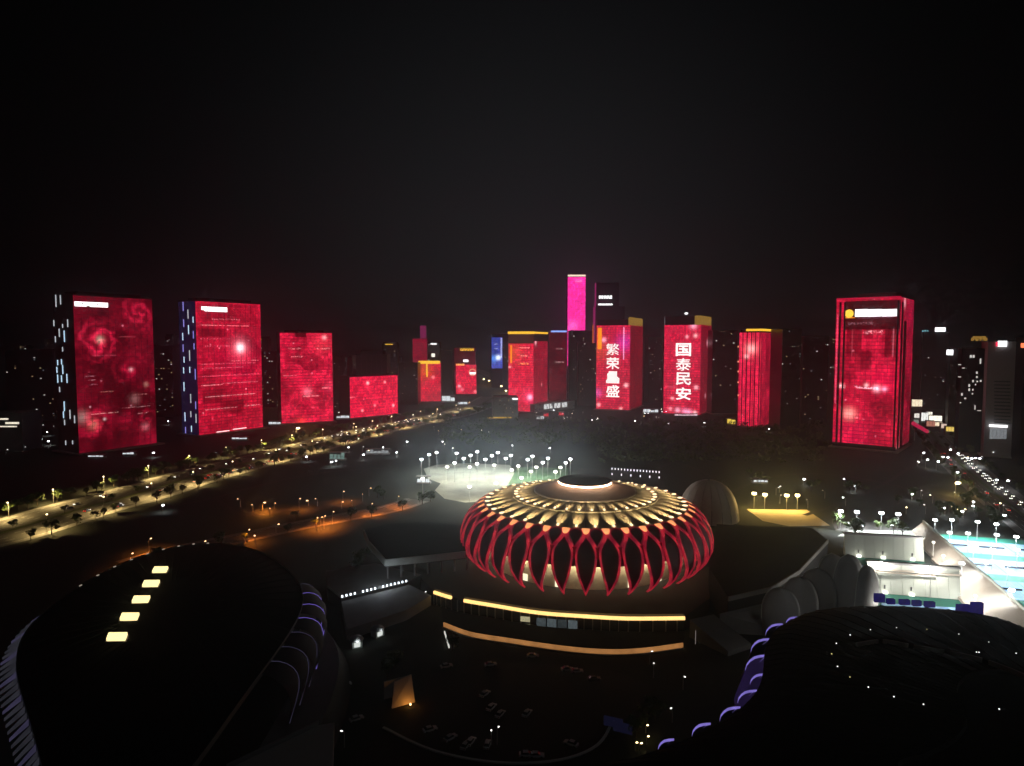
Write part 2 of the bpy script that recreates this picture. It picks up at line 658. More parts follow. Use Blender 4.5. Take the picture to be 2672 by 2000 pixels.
class Tower:
    """box tower: nearest ground corner at photo point, front face turned by angle a, ends set by what is seen"""

    def __init__(s, name, label, corner, a, x_front, side, ytop, cat='tower', group=None, base_z=0.0, D=None):
        c = at(corner[0], corner[1], D) if D else G(corner[0], corner[1])
        c.z = 0
        e1 = Vector((math.cos(a), math.sin(a), 0))
        e2 = Vector((-math.sin(a), math.cos(a), 0))
        sgn = 1 if x_front > corner[0] else -1

        def solve(dirv, xpx):
            t = ray(xpx, 1000)[0]
            # (cx + L dx) = t' (cy + L dy) with vertical plane through the camera: depth along view at pitch ~ y
            t = (xpx - 1336) / F / math.cos(PITCH) * 1.0
            return (t * c.y - c.x) / (dirv.x - t * dirv.y)
        s.w = abs(solve(e1 * sgn, x_front))
        s.d = abs(solve(e2, side[1])) if isinstance(side, tuple) else side
        org = c if sgn > 0 else c - e1 * s.w
        s.h = at(corner[0], ytop, c.y).z
        s.org, s.e1, s.e2 = org, e1, e2
        s.o = empty(name, org, a)
        tag(s.o, label, cat, group)

    def loc(s, x, y, off=0.0):
        """photo point -> (x, z) on the front face"""
        r = Vector(ray(x, y))
        cam0 = Vector((0, 0, CAM_H))
        nrm = -s.e2
        t = (s.org + nrm * off - cam0).dot(nrm) / r.dot(nrm)
        p = cam0 + r * t
        return (p - s.org).dot(s.e1), p.z

    def sloc(s, x, y, right=True):
        """photo point -> (y, z) on the side face"""
        r = Vector(ray(x, y))
        cam0 = Vector((0, 0, CAM_H))
        o_ = s.org + (s.e1 * s.w if right else Vector())
        t = (o_ - cam0).dot(s.e1) / r.dot(s.e1)
        p = cam0 + r * t
        return (p - o_).dot(s.e2), p.z

    def body(s, mat=None, name='body', h=None):
        MB().box(0, s.w, 0, s.d, 0, h or s.h).build(name, mat or M['towerbody'], s.o)

    def front(s, mat, z0=0.0, z1=None, x0=0.0, x1=None, t=.5, name='led_facade'):
        return MB().box(x0, s.w if x1 is None else x1, -t, -.02, z0, s.h if z1 is None else z1).build(name, mat, s.o)

    def right(s, mat, z0=0.0, z1=None, y0=0.0, y1=None, t=.5, name='side_facade'):
        return MB().box(s.w + .02, s.w + t, y0, s.d if y1 is None else y1, z0, s.h if z1 is None else z1).build(name, mat, s.o)

    def left(s, mat, z0=0.0, z1=None, y0=0.0, y1=None, t=.5, name='side_facade'):
        return MB().box(-t, -.02, y0, s.d if y1 is None else y1, z0, s.h if z1 is None else z1).build(name, mat, s.o)

    def relief(s, side=None, step=4.1, bays=12):
        """floor ledges and mullions standing proud of the lit faces"""
        mb = MB()
        z = step
        while z < s.h - 3:
            mb.box(0, s.w, -.95, -.53, z - .09, z + .09)
            if side == 'right':
                mb.box(s.w + .53, s.w + .95, 0, s.d, z - .09, z + .09)
            z += step
        for i in range(1, bays):
            mb.box(s.w * i / bays - .06, s.w * i / bays + .06, -.85, -.53, 2, s.h - 1)
        if side == 'right':
            nb = max(3, int(bays * s.d / s.w))
            for i in range(1, nb):
                mb.box(s.w + .53, s.w + .85, s.d * i / nb - .06, s.d * i / nb + .06, 2, s.h - 1)
        tag(mb.build('floor_ledges', M['towerbody'], s.o), kind='stuff')

    def part(s, name, mat, x0, x1, y0, y1, z0, z1):
        return MB().box(x0, x1, y0, y1, z0, z1).build(name, mat, s.o)

    def rect(s, name, mat, px0, py0, px1, py1, t=1.0, base=.95):
        x0, z1 = s.loc(px0, py0, base)
        x1, z0 = s.loc(px1, py1, base)
        return MB().box(min(x0, x1), max(x0, x1), -base - t, -base - .03, min(z0, z1), max(z0, z1)).build(name, mat, s.o)

    def bitmap(s, name, mat, px0, py0, px1, py1, rows, t=.8, base=.95):
        x0, z1 = s.loc(px0, py0, base)
        x1, z0 = s.loc(px1, py1, base)
        n, m = len(rows), len(rows[0])
        mb = MB()
        for j, r in enumerate(rows):
            i = 0
            while i < m:
                if r[i] == '#':
                    k = i
                    while k < m and r[k] == '#':
                        k += 1
                    mb.box(x0 + (x1 - x0) * i / m, x0 + (x1 - x0) * k / m, -base - t, -base - .03,
                           z1 + (z0 - z1) * (j + 1) / n, z1 + (z0 - z1) * j / n)
                    i = k
                else:
                    i += 1
        return mb.build(name, mat, s.o)

    def glyph(s, ch, mat, px0, py0, px1, py1, rows, t=.8, base=.95, fat=.022):
        """one written character as a raised lamp letter"""
        cu = bpy.data.curves.new('character', 'FONT')
        cu.body = ch
        cu.offset = fat
        cu.resolution_u = 2
        to = bpy.data.objects.new('character_outline', cu)
        C.objects.link(to)
        me = bpy.data.meshes.new_from_object(to.evaluated_get(bpy.context.evaluated_depsgraph_get()))
        bpy.data.objects.remove(to, do_unlink=True)
        if len(me.vertices) < 30:
            return s.bitmap('character', mat, px0, py0, px1, py1, rows, t, base)
        x0, z1 = s.loc(px0, py0, base)
        x1, z0 = s.loc(px1, py1, base)
        xs = [v.co.x for v in me.vertices]
        ys = [v.co.y for v in me.vertices]
        ax, bx, ay, by = min(xs), max(xs), min(ys), max(ys)
        vs_ = [(x0 + (x1 - x0) * (v.co.x - ax) / (bx - ax), -base - t, z0 + (z1 - z0) * (v.co.y - ay) / (by - ay)) for v in me.vertices]
        mb = MB().add(vs_, [tuple(p.vertices) for p in me.polygons])
        o = mb.build('character', mat, s.o)
        md = o.modifiers.new('depth', 'SOLIDIFY')
        md.thickness = t - .05
        md.offset = 0
        o.location.y = t / 2 - .03
        return o

    def windows(s, mat, cols, floors, frac, seed, side=False, size=(.5, .38), cap=60):
        rnd = random.Random(seed)
        W_ = s.d if side else s.w
        cw, fh = W_ / cols, s.h / floors
        me = None
        n = 0
        cells = [(i, j) for i in range(cols) for j in range(1, floors)]
        rnd.shuffle(cells)
        mats_ = [mat, WIN_DIM, WIN_WARM, WIN_WDIM, WIN_DIM]
        ms = [MB().box(-cw * size[0] / 2, cw * size[0] / 2, -.12, .1, -fh * size[1] / 2, fh * size[1] / 2).mesh('window', q) for q in mats_]
        for i, j in cells[:min(int(cap * 2.6), int(frac * 3 * len(cells)))]:
            me = rnd.choice(ms)
            if side:
                link('window', me, s.o, (s.w, (i + .5) * cw, (j + .5) * fh), (0, 0, PI / 2))
            else:
                link('window', me, s.o, ((i + .5) * cw, 0, (j + .5) * fh))

    def crown(s, mat, inset=4, hh=6, name='roof_plant'):
        MB().box(inset, s.w - inset, inset, s.d - inset, s.h - .1, s.h + hh).build(name, mat, s.o)

    def parapet(s, mat, hh=1.6, t=.6):
        mb = MB()
        mb.box(0, s.w, 0, t, s.h - .05, s.h + hh).box(0, s.w, s.d - t, s.d, s.h - .05, s.h + hh)
        mb.box(0, t, t, s.d - t, s.h - .05, s.h + hh).box(s.w - t, s.w, t, s.d - t, s.h - .05, s.h + hh)
        mb.build('parapet', mat, s.o)

    def podium(s, mat, grow, hh, front=6):
        MB().box(-grow, s.w + grow, -front, s.d + grow, -.3, hh).build('podium', mat, s.o)


PINKW = (1.0, .62, .62)
# leftmost tower with roses on its screen
T = Tower('screen_tower', 'leftmost red tower with big roses playing on its screen', (207, 1187), math.atan2(71, 42), 403, ('px', 147), 771)
T.body()
fm = facade('led_roses', T.w, T.h, seed=1.3, lo_=.10, hi_=.42, red=(.56, .004, .035), nscale=.022,
            roses=[(.28, .72, 27, .50, .95), (.80, .90, 24, .55, .65), (.18, .20, 24, .40, .75), (.64, .52, 21, .45, .35), (.85, .18, 18, .5, .32)],
            glows=[(.30, .725, 3.6, (.40, .40, .30)), (.68, .525, 2.2, (.6, .40, .42)), (.68, .51, 6, (.25, 0, .02)),
                   (.05, .235, 6, (.22, .18, .16)), (.18, .18, 5, (.45, .14, .10)), (.72, .325, 5, (.22, .10, .10)), (.32, .21, 1.5, (.55, .5, .5)),
                   (.85, .13, 4.0, (.35, .12, .14)), (.88, .42, 2.6, (.25, .16, .12))],
            lines=[(.12, .25, .515, .52, (.22, .12, .14), .5), (.10, .25, .488, .495, (.25, .15, .18), .48), (.14, .23, .463, .47, (.3, .2, .22), .5),
                   (.13, .25, .435, .442, (.25, .15, .18), .5), (.55, .93, .268, .273, (.5, .3, .3), .46), (.15, .5, .245, .25, (.6, .4, .35), .45),
                   (.70, .9, .352, .357, (.3, .18, .16), .48), (.28, .46, .385, .39, (.25, .18, .12), .45), (.55, .75, .742, .747, (.2, .06, .06), .4),
                   (.05, .98, .0, .008, (.5, .12, .16), .42), (.75, .88, .224, .229, (.5, .3, .3), .45), (.2, .5, .62, .625, (.18, .06, .08), .4)],
            floors=0, speck=.02, vgrad=(1.05, .9), st=1.0)
T.front(fm, z0=1.6)
T.relief()
T.parapet(M['towerbody'])
T.crown(M['darkroof'], 8, 5)
T.podium(M['concrete'], 5, 1.5, 9)
T.bitmap('sign', SIGN_W, 194, 787, 281, 803,
         ['####################', '##.#.###.####.######', '####.#.####.#.######', '####################', '#######..###########'])
side_dash1 = emit('tube_light_cyan_white', (.55, .8, 1), 1.3, sample=False)
side_dash2 = emit('tube_light_violet', (.36, .33, 1), .9, sample=False)
side_dash3 = emit('tube_light_pale', (.75, .8, .85), .8, sample=False)


def dashes(T, pts, thick=.5):
    for x, y, ln, mat in pts:
        yy, z = T.sloc(x, y, right=False)
        h2 = ln / F * T.org.y
        if 0 <= yy <= T.d:
            MB().box(-.62, -.05, yy - thick, yy + thick, z - h2, z).build('tube_light', mat, T.o)


rd = random.Random(5)
pts = [(146, 770, 32, side_dash3), (158, 771, 24, side_dash3), (141, 836, 16, side_dash3), (177, 834, 20, side_dash3), (164, 846, 10, side_dash3),
       (155, 858, 22, side_dash3), (168, 863, 30, side_dash1), (145, 878, 16, side_dash3), (164, 906, 12, side_dash3), (151, 940, 14, side_dash1),
       (161, 938, 14, side_dash1), (149, 958, 16, side_dash1), (164, 953, 24, side_dash1), (151, 978, 22, side_dash1), (161, 980, 18, side_dash1),
       (175, 976, 24, side_dash1), (156, 1010, 14, side_dash3), (168, 1048, 26, side_dash1), (166, 1074, 18, side_dash1), (183, 1070, 24, side_dash3),
       (169, 1096, 14, side_dash3), (195, 1085, 20, side_dash3), (172, 1150, 12, side_dash3), (190, 1150, 10, side_dash3)]
dashes(T, pts, .42)

# second tower with the bright moon
T = Tower('screen_tower', 'red tower with one glowing white moon beside blue lit flank', (520, 1139), math.atan2(78, 50), 683, ('px', 472), 786)
T.body()
fm = facade('led_moon', T.w, T.h, seed=4.1, lo_=.48, hi_=.85, red=(0.600, 0.0028, 0.0273), nscale=.03,
            roses=[(.66, .60, 33, .12, .14)],
            glows=[(.655, .655, 5.5, (1.3, 1.1, 1.1)), (.655, .655, 12, (.5, .12, .17)), (.64, .57, 28, (.22, .0, .02))],
            darks=[(.02, .45, .74, .80, .45), (.06, .36, .24, .34, .35), (.36, .70, .15, .25, .4), (.02, .9, .86, .99, .25)],
            lines=[(.06, .8, .822, .827, (.7, .35, .35), .44), (.22, .66, .868, .876, (.6, .3, .34), .5), (.05, .36, .372, .378, (.7, .4, .42), .46),
                   (.36, .93, .38, .385, (.6, .25, .3), .48), (.10, .88, .285, .29, (.7, .4, .4), .42), (.08, .58, .19, .195, (.7, .4, .4), .45),
                   (.7, .97, .19, .198, (.75, .5, .5), .5), (.04, .9, .53, .537, (.4, .12, .16), .46), (.06, .7, .50, .506, (.4, .12, .16), .46),
                   (.1, .5, .665, .672, (.5, .2, .25), .52), (.05, .5, .72, .728, (.5, .2, .25), .54), (.5, .95, .55, .556, (.6, .3, .3), .5),
                   (.25, .45, .012, .018, (1.4, 1, 1), .0), (.5, .72, .018, .024, (1.4, 1.1, 1.1), .0), (.06, .95, .44, .447, (.35, .1, .15), .48)],
            floors=42, speck=.05)
T.front(fm, z0=1.6)
T.relief()
T.left(emit('blue_flank_glow', (.010, .012, .06), .35, sample=False, var=.8, scale=.04), z0=1, t=.03, name='blue_side_wall')
T.parapet(M['towerbody'])
T.crown(M['darkroof'], 8, 5)
T.podium(M['concrete'], 5, 1.5, 9)
T.bitmap('sign', SIGN_W, 525, 800, 592, 815, ['################', '################', '##########.#####', '..##############'])
pts = []
for i, col in enumerate((477, 491, 504, 516)):
    y = 788 + (i % 2) * 20
    while y < 1132:
        ln = rd.choice((16, 20, 24, 28))
        if rd.random() < .78:
            pts.append((col + (y - 788) * .022 + rd.uniform(-2, 2), y, ln, rd.choice((side_dash2, side_dash1, side_dash3, side_dash2))))
        y += ln + rd.uniform(10, 24)
dashes(T, pts, .5)

# third red tower
T = Tower('screen_tower', 'plain red tower third from the left, mottled crimson screen', (735, 1109), math.atan2(34, 70), 868, 40, 869)
T.body()
fm = facade('led_mottled', T.w, T.h, seed=8.2, lo_=.55, hi_=1.05, red=(0.600, 0.0028, 0.0312), nscale=.05, speck=.10, floors=30,
            roses=[(.55, .68, 16, .3, .15)],
            glows=[(.85, .95, 3, (.7, .4, .4)), (.5, .35, 6, (.5, .15, .2)), (.8, .88, 14, (.2, .02, .02)), (.38, .01, 6, (.7, .05, .02)), (.95, .4, 9, (.15, .02, .04))],
            darks=[(.28, .5, .955, 1.1, .8), (.1, .38, .66, .86, .3), (.0, .14, .2, .5, .25)],
            lines=[(.2, .42, .735, .745, (.7, .4, .42), .5), (.42, .72, .30, .306, (.8, .5, .5), .4), (.05, .3, .53, .537, (.6, .3, .3), .46),
                   (.7, .97, .82, .835, (.7, .4, .4), .52), (.16, .4, .82, .84, (.6, .3, .3), .52), (.78, .95, .38, .40, (.6, .3, .3), .5)])
T.front(fm, z0=2)
T.relief()
T.parapet(M['towerbody'])
T.crown(M['darkroof'], 10, 4)
T.podium(M['concrete'], 4, 1.5, 8)

# low wide red block and the dark rounded block behind it
T = Tower('screen_block', 'low wide red block beside the third red tower', (914, 1094), math.atan2(70, 66), 1037, 30, 985, cat='building')
T.body()
T.front(facade('led_low', T.w, T.h, seed=2.2, lo_=.85, hi_=1.1, red=(0.620, 0.0028, 0.0312), nscale=.05, speck=.07, floors=14,
               glows=[(.36, .84, 2.4, (1, .6, .6)), (.72, .84, 2, (.7, .4, .4)), (.24, .18, 2, (.7, .4, .4)), (.9, .24, 2.2, (.9, .5, .5)), (.5, .28, 2, (.5, .3, .3))],
               lines=[(.0, .1, .5, .53, (.7, .4, .4), .5)]), z0=1)
T.parapet(M['towerbody'], 2)
T.podium(M['concrete'], 2, 1.5, 6)
D0 = G(975, 1060)
dk = empty('curved_office_block', (D0.x, D0.y, 0))
tag(dk, 'dark office block with rounded roof behind low red block', 'building')
hh = at(960, 925, D0.y).z
MB().box(-28, 28, -12, 20, 0, hh).build('body', M['glassdark'], dk)
MB().prism([(-20, -10), (20, -10), (20, 18), (-20, 18)], hh - .1, hh + 7).build('roof_plant', M['darkroof'], dk)
for i in range(7):
    MB().box(-28.5 + i * 9.2, -27.6 + i * 9.2, -12.5, -11.9, 0, hh + .6).build('fin', M['darksteel'], dk)

# magenta finned tower far left of centre (two stages)
T = Tower('stepped_tower', 'small far tower with violet upper shaft on a red lower stage', (1078, 1040), .05, 1115, 30, 884, D=1700)
T.body()
T.front(facade('led_far_red', T.w, T.h, seed=3, lo_=.25, hi_=.42, red=(.55, .006, .05), speck=.12, floors=20), z0=40)
x0, _ = T.loc(1096, 880)
x1, _ = T.loc(1112, 880)
zt = T.loc(1096, 850)[1]
T.part('upper_shaft', M['towerbody'], x0, x1, 2, 16, T.h, zt)
T.part('upper_screen', facade('led_far_violet', x1 - x0, zt, seed=3, lo_=.3, hi_=.4, red=(.42, .035, .17), fins=14), x0, x1, 1.5, 1.98, T.h + .5, zt)

# red tower with golden crown
T = Tower('screen_tower', 'red tower with gold edge on its crown and one gold streak', (1094, 1049), .04, 1150, 34, 946)
T.body()
T.front(facade('led_gold', T.w, T.h, seed=6, lo_=.6, hi_=.95, red=(.60, .006, .03), speck=.02, floors=22,
               glows=[(.30, .78, 13, (.16, .07, .0)), (.66, .62, 3, (.6, .25, .25)), (.66, .55, 8, (.25, 0, .02))]), z0=1)
T.part('crown_light', SIGN_Y, -1, T.w * .97, -1.2, 2, T.h - 3.0, T.h + 3)
T.rect('gold_streak', SIGN_Y, 1112, 948, 1116, 984, t=.8)
# dark office with small sign
T = Tower('office_tower', 'dark far tower with tiny white sign behind the gold crowned tower', (1117, 1030), .0, 1148, 30, 893, D=1600)
T.body(M['glassdark'])
T.bitmap('sign', SIGN_W, 1124, 896, 1139, 900, ['##.##.##.#', '#.##.##.##'])
T.rect('sign', emit('sign_moon', (1, .95, .8), 1.5, sample=False), 1126, 923, 1135, 932)
T.windows(WIN_ON, 5, 26, .05, 4, cap=6)
T = Tower('office_tower', 'dark narrow tower between the two far red blocks', (1150, 1035), .0, 1180, 30, 915, D=1500)
T.body(M['glassdark'])
T = Tower('office_tower', 'dark tower with a yellow lit name band on its roof', (1186, 1035), .0, 1240, 30, 908, D=1480)
T.body(M['towerbody'])
T.front(facade('led_dim', T.w, T.h, seed=9, lo_=.06, hi_=.14, red=(.5, .004, .05), floors=26), z0=20)
T.bitmap('sign', SIGN_Y, 1201, 910, 1236, 916, ['##.###.##.###.##', '#.##.###.##.####', '####.##.###.##.#'])
T = Tower('screen_tower', 'red block with stepped roof and bright round emblem at its corner', (1190, 1032), .03, 1243, 30, 952)
T.body()
T.front(facade('led_stepped', T.w, T.h, seed=12, lo_=.85, hi_=1.05, red=(0.600, 0.0042, 0.0312), speck=.08, floors=18,
               glows=[(.16, .3, 3.2, (.8, .45, .5)), (.3, .18, 3, (.4, .2, .25)), (.95, .12, 3, (.6, .3, .3))]), z0=3)
T.part('crown_light', emit('crown_light_amber', (1, .40, .10), 1.3), 0, T.w * .42, -1.2, 2, T.h - 2, T.h + 2)
T.rect('crown_sign', SIGN_W, 1209, 939, 1222, 945)
em = MB()
x_, z_ = T.loc(1233, 972)
em.add([(x_ + 8 * math.cos(t), -1.5, z_ + 8 * math.sin(t)) for t in [i * PI / 8 for i in range(16)]] +
       [(x_ + 6 * math.cos(t), -1.5, z_ + 6 * math.sin(t)) for t in [i * PI / 8 for i in range(16)]],
       [(i, (i + 1) % 16, 16 + (i + 1) % 16, 16 + i) for i in range(16)])
em.build('emblem', emit('emblem_rim', (1, .55, .3), 1.0, sample=False), T.o)
T.rect('emblem_plate', SIGN_W, 1226, 972, 1241, 977, t=.9)

# blue billboard tower
T = Tower('office_tower', 'slim far tower lit blue with a white lamp at its foot', (1283, 1010), .0, 1311, 30, 881, D=1700)
T.body()
T.front(facade('led_blue', T.w, T.h, seed=21, lo_=.45, hi_=.8, red=(.03, .09, .55), floors=24,
               glows=[(.62, .60, 6, (1.2, 1.3, 1.5)), (.2, .58, 8, (.05, .25, .6))],
               lines=[(.25, .6, .86, .875, (.5, .55, .7), .45), (.25, .6, .77, .785, (.5, .55, .7), .45), (.84, .97, .6, .99, (.4, .4, .45), .3)]), z0=50)

# red tower with golden roof bar (centre)
T = Tower('screen_tower', 'red tower under a long yellow roof bar beside the far road', (1392, 1077), -.33, 1327, ('px', 1428), 868)
T.body(h=T.h)
zb = T.loc(1360, 897)[1]
T.front(facade('led_bar', T.w, T.h, seed=14, lo_=.8, hi_=1.0, red=(0.600, 0.0042, 0.0312), floors=34, speck=.03,
               glows=[(.86, .19, 4, (1.1, .6, .8)), (.86, .19, 11, (.25, .02, .08)), (.2, .75, 14, (.12, .05, 0))],
               lines=[(.4, .85, .80, .815, (.7, .4, .3), .5), (.5, .75, .70, .715, (.7, .45, .3), .5), (.4, .8, .60, .62, (.8, .5, .1), .5), (.0, .2, .55, .58, (.7, .4, .4), .5)]),
        z0=1, z1=zb)
T.right(facade('led_bar_side', T.d, T.h, 'y', seed=15, lo_=.28, hi_=.42, red=(0.600, 0.0042, 0.0390), floors=34, speck=.03,
               glows=[(.12, .88, 5, (.8, .4, .45)), (.55, .33, 3, (.6, .3, .3))]), z0=1, z1=zb + 4)
T.front(emit('dim_brown_band', (.055, .022, .018), 1, sample=False, var=.3, scale=.05), z0=zb + .4, z1=T.h - 3, name='upper_band')
T.part('roof_bar', SIGN_Y, -.8, T.w + .8, -1.2, 1.2, T.h - 2.6, T.h + 1.6)
MB().box(T.w - .6, T.w + 1.0, 1.3, T.d, T.h - 2.0, T.h + 1.2).build('roof_bar', SIGN_Y, T.o)
T.rect('gold_streak', SIGN_O, 1332, 901, 1336, 948, t=.8)
T.podium(M['concrete'], 3, 1.5, 6)
# low dark podium mall in front of it
T = Tower('mall_building', 'low dark mall block left of the yellow barred tower', (1285, 1092), .05, 1352, 40, 1040, cat='building')
T.body(M['greytower'])
T.parapet(M['concrete'], 1.5)
T.rect('sign', emit('sign_amber_line', (.8, .5, .08), .8, sample=False, var=.5, scale=.4), 1270 + 2, 1089, 1335, 1094)
T.rect('sign', SIGN_W, 1337, 1040, 1351, 1043)
T.windows(WIN_WARM, 12, 5, .12, 9, cap=6)

# dark towers between
T = Tower('office_tower', 'dark maroon tower right of the yellow barred tower', (1432, 1060), -.02, 1478, ('px', 1484), 866, D=1300)
T.body()
T.front(facade('led_maroon', T.w, T.h, seed=17, lo_=.06, hi_=.17, red=(.5, .004, .04), floors=34,
               lines=[(.4, .8, .75, .77, (.4, .25, .25), .5), (.35, .85, .56, .58, (.5, .3, .3), .5)]), z0=1)
T.part('roof_light', emit('roof_light_blue', (.25, .42, 1), 1.6, sample=False, var=.6, scale=.2), 4, T.w, -1, 1, T.h - 1, T.h + 2)
T = Tower('office_tower', 'plain dark tower under the pink tower', (1484, 1060), -.02, 1545, 30, 864, D=1320)
T.body(M['glassdark'])
T.part('roof_rail', M['steel'], 0, T.w, -.5, .5, T.h, T.h + 1.2)
T.windows(WIN_ON, 12, 34, .02, 31, cap=8)
T = Tower('office_tower', 'dark wide low tower left of the first lettered tower', (1508, 1062), -.02, 1556, 30, 895, D=1230)
T.body(M['glassdark'])
T.windows(WIN_ON, 10, 28, .03, 33, cap=8)
# long low lit station hall
T = Tower('station_hall', 'long low grey hall with small white signs, right of barred tower', (1395, 1078), math.atan2(60, 60), 1500, 26, 1056, cat='building')
T.body(M['greytower'])
T.bitmap('sign', emit('sign_white_dim', (1, 1, 1), .8, sample=False), 1420, 1056, 1478, 1062, ['#.##.#...##.##..#.##', '##.#.##..#.###..##.#'])
T.windows(WIN_ON, 20, 4, .2, 2, cap=8)

# tall pink tower
T = Tower('pink_tower', 'tallest slim tower, lit hot pink with white crown', (1480, 1040), .0, 1526, 40, 717, D=1600)
T.body()
T.front(facade('led_pink', T.w, T.h, seed=25, lo_=.9, hi_=1.12, red=(1.0, .022, .34), floors=60, nscale=.02,
               glows=[(.3, .56, 12, (.15, .1, .25)), (.85, .5, 4, (.4, .3, .35)), (.6, .96, 7, (.15, .05, .12))],
               lines=[(.4, .8, .935, .95, (.5, .3, .4), .5)]), z0=60, z1=T.h - 6)
T.part('crown_sign', emit('crown_white_gold', (1, .8, .6), 1.4), 0, T.w, -1, .5, T.h - 4.5, T.h - .5)
T.parapet(M['towerbody'], 1)

# dark stepped tower with white name bands
T = Tower('office_tower', 'dark stepped tower with two white lettered bands behind lettered tower', (1552, 1040), .0, 1628, 40, 800, D=1450)
T.body(M['glassdark'])
x0, z0 = T.loc(1556, 800)
x1, z1 = T.loc(1616, 738)
T.part('upper_stage', M['glassdark'], x0, x1, 3, 30, T.h, z1)
T.bitmap('sign', SIGN_W, 1563, 772, 1597, 780, ['##.##.###.##.###', '#.###.#.####.##.', '##.##.##.##.####'], base=-2.5)
T.rect('sign', SIGN_W, 1561, 793, 1598, 797, base=-2.5)

# lettered towers
GL1 = [['......#####', '......#####', '......##.##', '......#####', '......#####', '.......##..', '...#..##.#.', '..##.###.##', '..#..###.##', '.##..##..##', '##..###..##'],
       ['.##.#.###.#', '.##.##.####', '#..##.##.##', '##.###.###.', '.##..##.##.', '###.#.##.##', '.##.##..##.', '##.###.##.#', '..##.##.##.', '.###.#.##.#', '##.##...###'],
       ['..#######..', '..#######..', '.########..', '.########..', '.########..', '.#########.', '.##########', '.##########', '###########', '###########', '###########'],
       ['.##########', '####.######', '####.###..#', '####.##.###', '.###.######', '###.#.#####', '##.##.#####', '##.#..#####', '.###.######', '###########', '###########']]
GL2 = [['###########', '###########', '########.##', '##.#.###.##', '##.#.###.##', '##..####.##', '##.#.###.##', '##..####.##', '##.#.###.##', '###########', '###########'],
       ['#..##.##.##', '##.##.#.###', '#.###.##.##', '.##########', '##########.', '##.##.#.###', '#.###.#.##.', '.##########', '.#########.', '..######.##', '...####.##.'],
       ['#########..', '##.#.#.##..', '#########..', '##.##.###..', '#..#.##.##.', '###..#..###', '##.##.#####', '##..#.#.##.', '##..#####..', '###.##..###', '##########.'],
       ['....##.....', '..#######..', '.##########', '###.#.#.###', '##.##.##.##', '.#########.', '...#####...', '..##.#.##..', '.#########.', '..##.###...', '.##.##..##.']]
T = Tower('lettered_tower', 'red tower with orange corner strip and four stacked white characters', (1642, 1073), -.40, 1556, ('px', 1675), 849)
T.body()
T.front(facade('led_letters_a', T.w, T.h, seed=31, lo_=.72, hi_=.92, red=(0.600, 0.0056, 0.0390), floors=36, speck=.02,
               glows=[(.22, .83, 4, (.8, .45, .6)), (.84, .8, 14, (.12, .02, .25)), (.9, .3, 3.5, (.9, .6, .6)), (.1, .7, 18, (.10, .04, 0)), (.05, .2, 7, (.25, .08, .3)),
                       (.08, .06, 3, (.8, .5, .5)), (.75, .02, 3, (.7, .5, .45))],
               lines=[(.80, .835, .60, .98, (.5, .35, .55), .0)]), z0=2)
T.right(facade('led_letters_a_side', T.d, T.h, 'y', seed=32, lo_=.26, hi_=.36, red=(0.560, 0.0084, 0.0351), floors=36, speck=.02), z0=2)
T.relief('right')
T.rect('corner_light', SIGN_O, 1560, 856, 1570, 912, t=1.0)
T.rect('edge_light', emit('edge_light_orange', (.6, .12, .03), .8, sample=False), 1546, 848, 1549, 896, t=.5)
T.part('roof_plant', M['blackroof'], 0, T.w * .92, 4, T.d, T.h, T.h + 10)
xg0 = T.loc(1640, 840)[0]
MB().box(xg0, T.w, 0, T.d, T.h + .1, T.loc(1640, 828)[1]).build('gold_roof_box', SIGN_G, T.o)
T.podium(M['concrete'], 3, 1.5, 6)
for i, (g, yy) in enumerate(zip(GL1, ((897, 927), (933, 964), (969, 1001), (1005, 1037)))):
    T.glyph('繁荣昌盛'[i], emit('character_white_%d' % i, (1, .93, .88), (1.5, 1.5, 1.3, 1.6)[i], var=.25, scale=.3), 1582, yy[0], 1616, yy[1], g, fat=(.0, .012, .022, .010)[i])
T = Tower('lettered_tower', 'red tower with four stacked white characters, gold box on right roof corner', (1825, 1085), -.48, 1732, ('px', 1853), 848)
T.body()
T.front(facade('led_letters_b', T.w, T.h, seed=41, lo_=.75, hi_=.95, red=(0.600, 0.0056, 0.0390), floors=36, speck=.03,
               glows=[(.80, .99, 5, (.7, .4, .55)), (.63, .87, 2.5, (.7, .4, .45)), (.86, .88, 3, (.8, .5, .5)), (.9, .31, 3.2, (.8, .5, .55)), (.4, .05, 4, (.8, .45, .6)),
                       (.6, .04, 4.5, (.7, .3, .5)), (.2, .06, 3, (.7, .35, .4)), (.72, .03, 4.5, (.8, .4, .6)), (.25, .18, 2.5, (.8, .5, .5)), (.88, .03, 3, (.9, .6, .6))],
               lines=[(.05, .35, .305, .312, (.5, .2, .25), .42)]), z0=1)
T.right(facade('led_letters_b_side', T.d, T.h, 'y', seed=42, lo_=.30, hi_=.42, red=(0.560, 0.0056, 0.0390), floors=36, speck=.05,
               glows=[(.6, .8, 5, (.6, .35, .4)), (.5, .2, 4, (.7, .4, .45))]), z0=1)
T.relief('right')
T.part('roof_plant', M['blackroof'], .6, T.w * .82, .2, T.d, T.h + .1, T.loc(1740, 826)[1])
T.part('edge_light', emit('edge_light_pale', (.5, .45, .5), .5, sample=False), 0, .5, -.6, .1, T.h, T.loc(1740, 828)[1])
xg0 = T.loc(1825, 840)[0]
MB().box(T.w * .83, T.w, .1, T.d, T.h + .1, T.loc(1825, 824)[1]).build('gold_roof_box', SIGN_G, T.o)
T.podium(M['concrete'], 3, 1.5, 6)
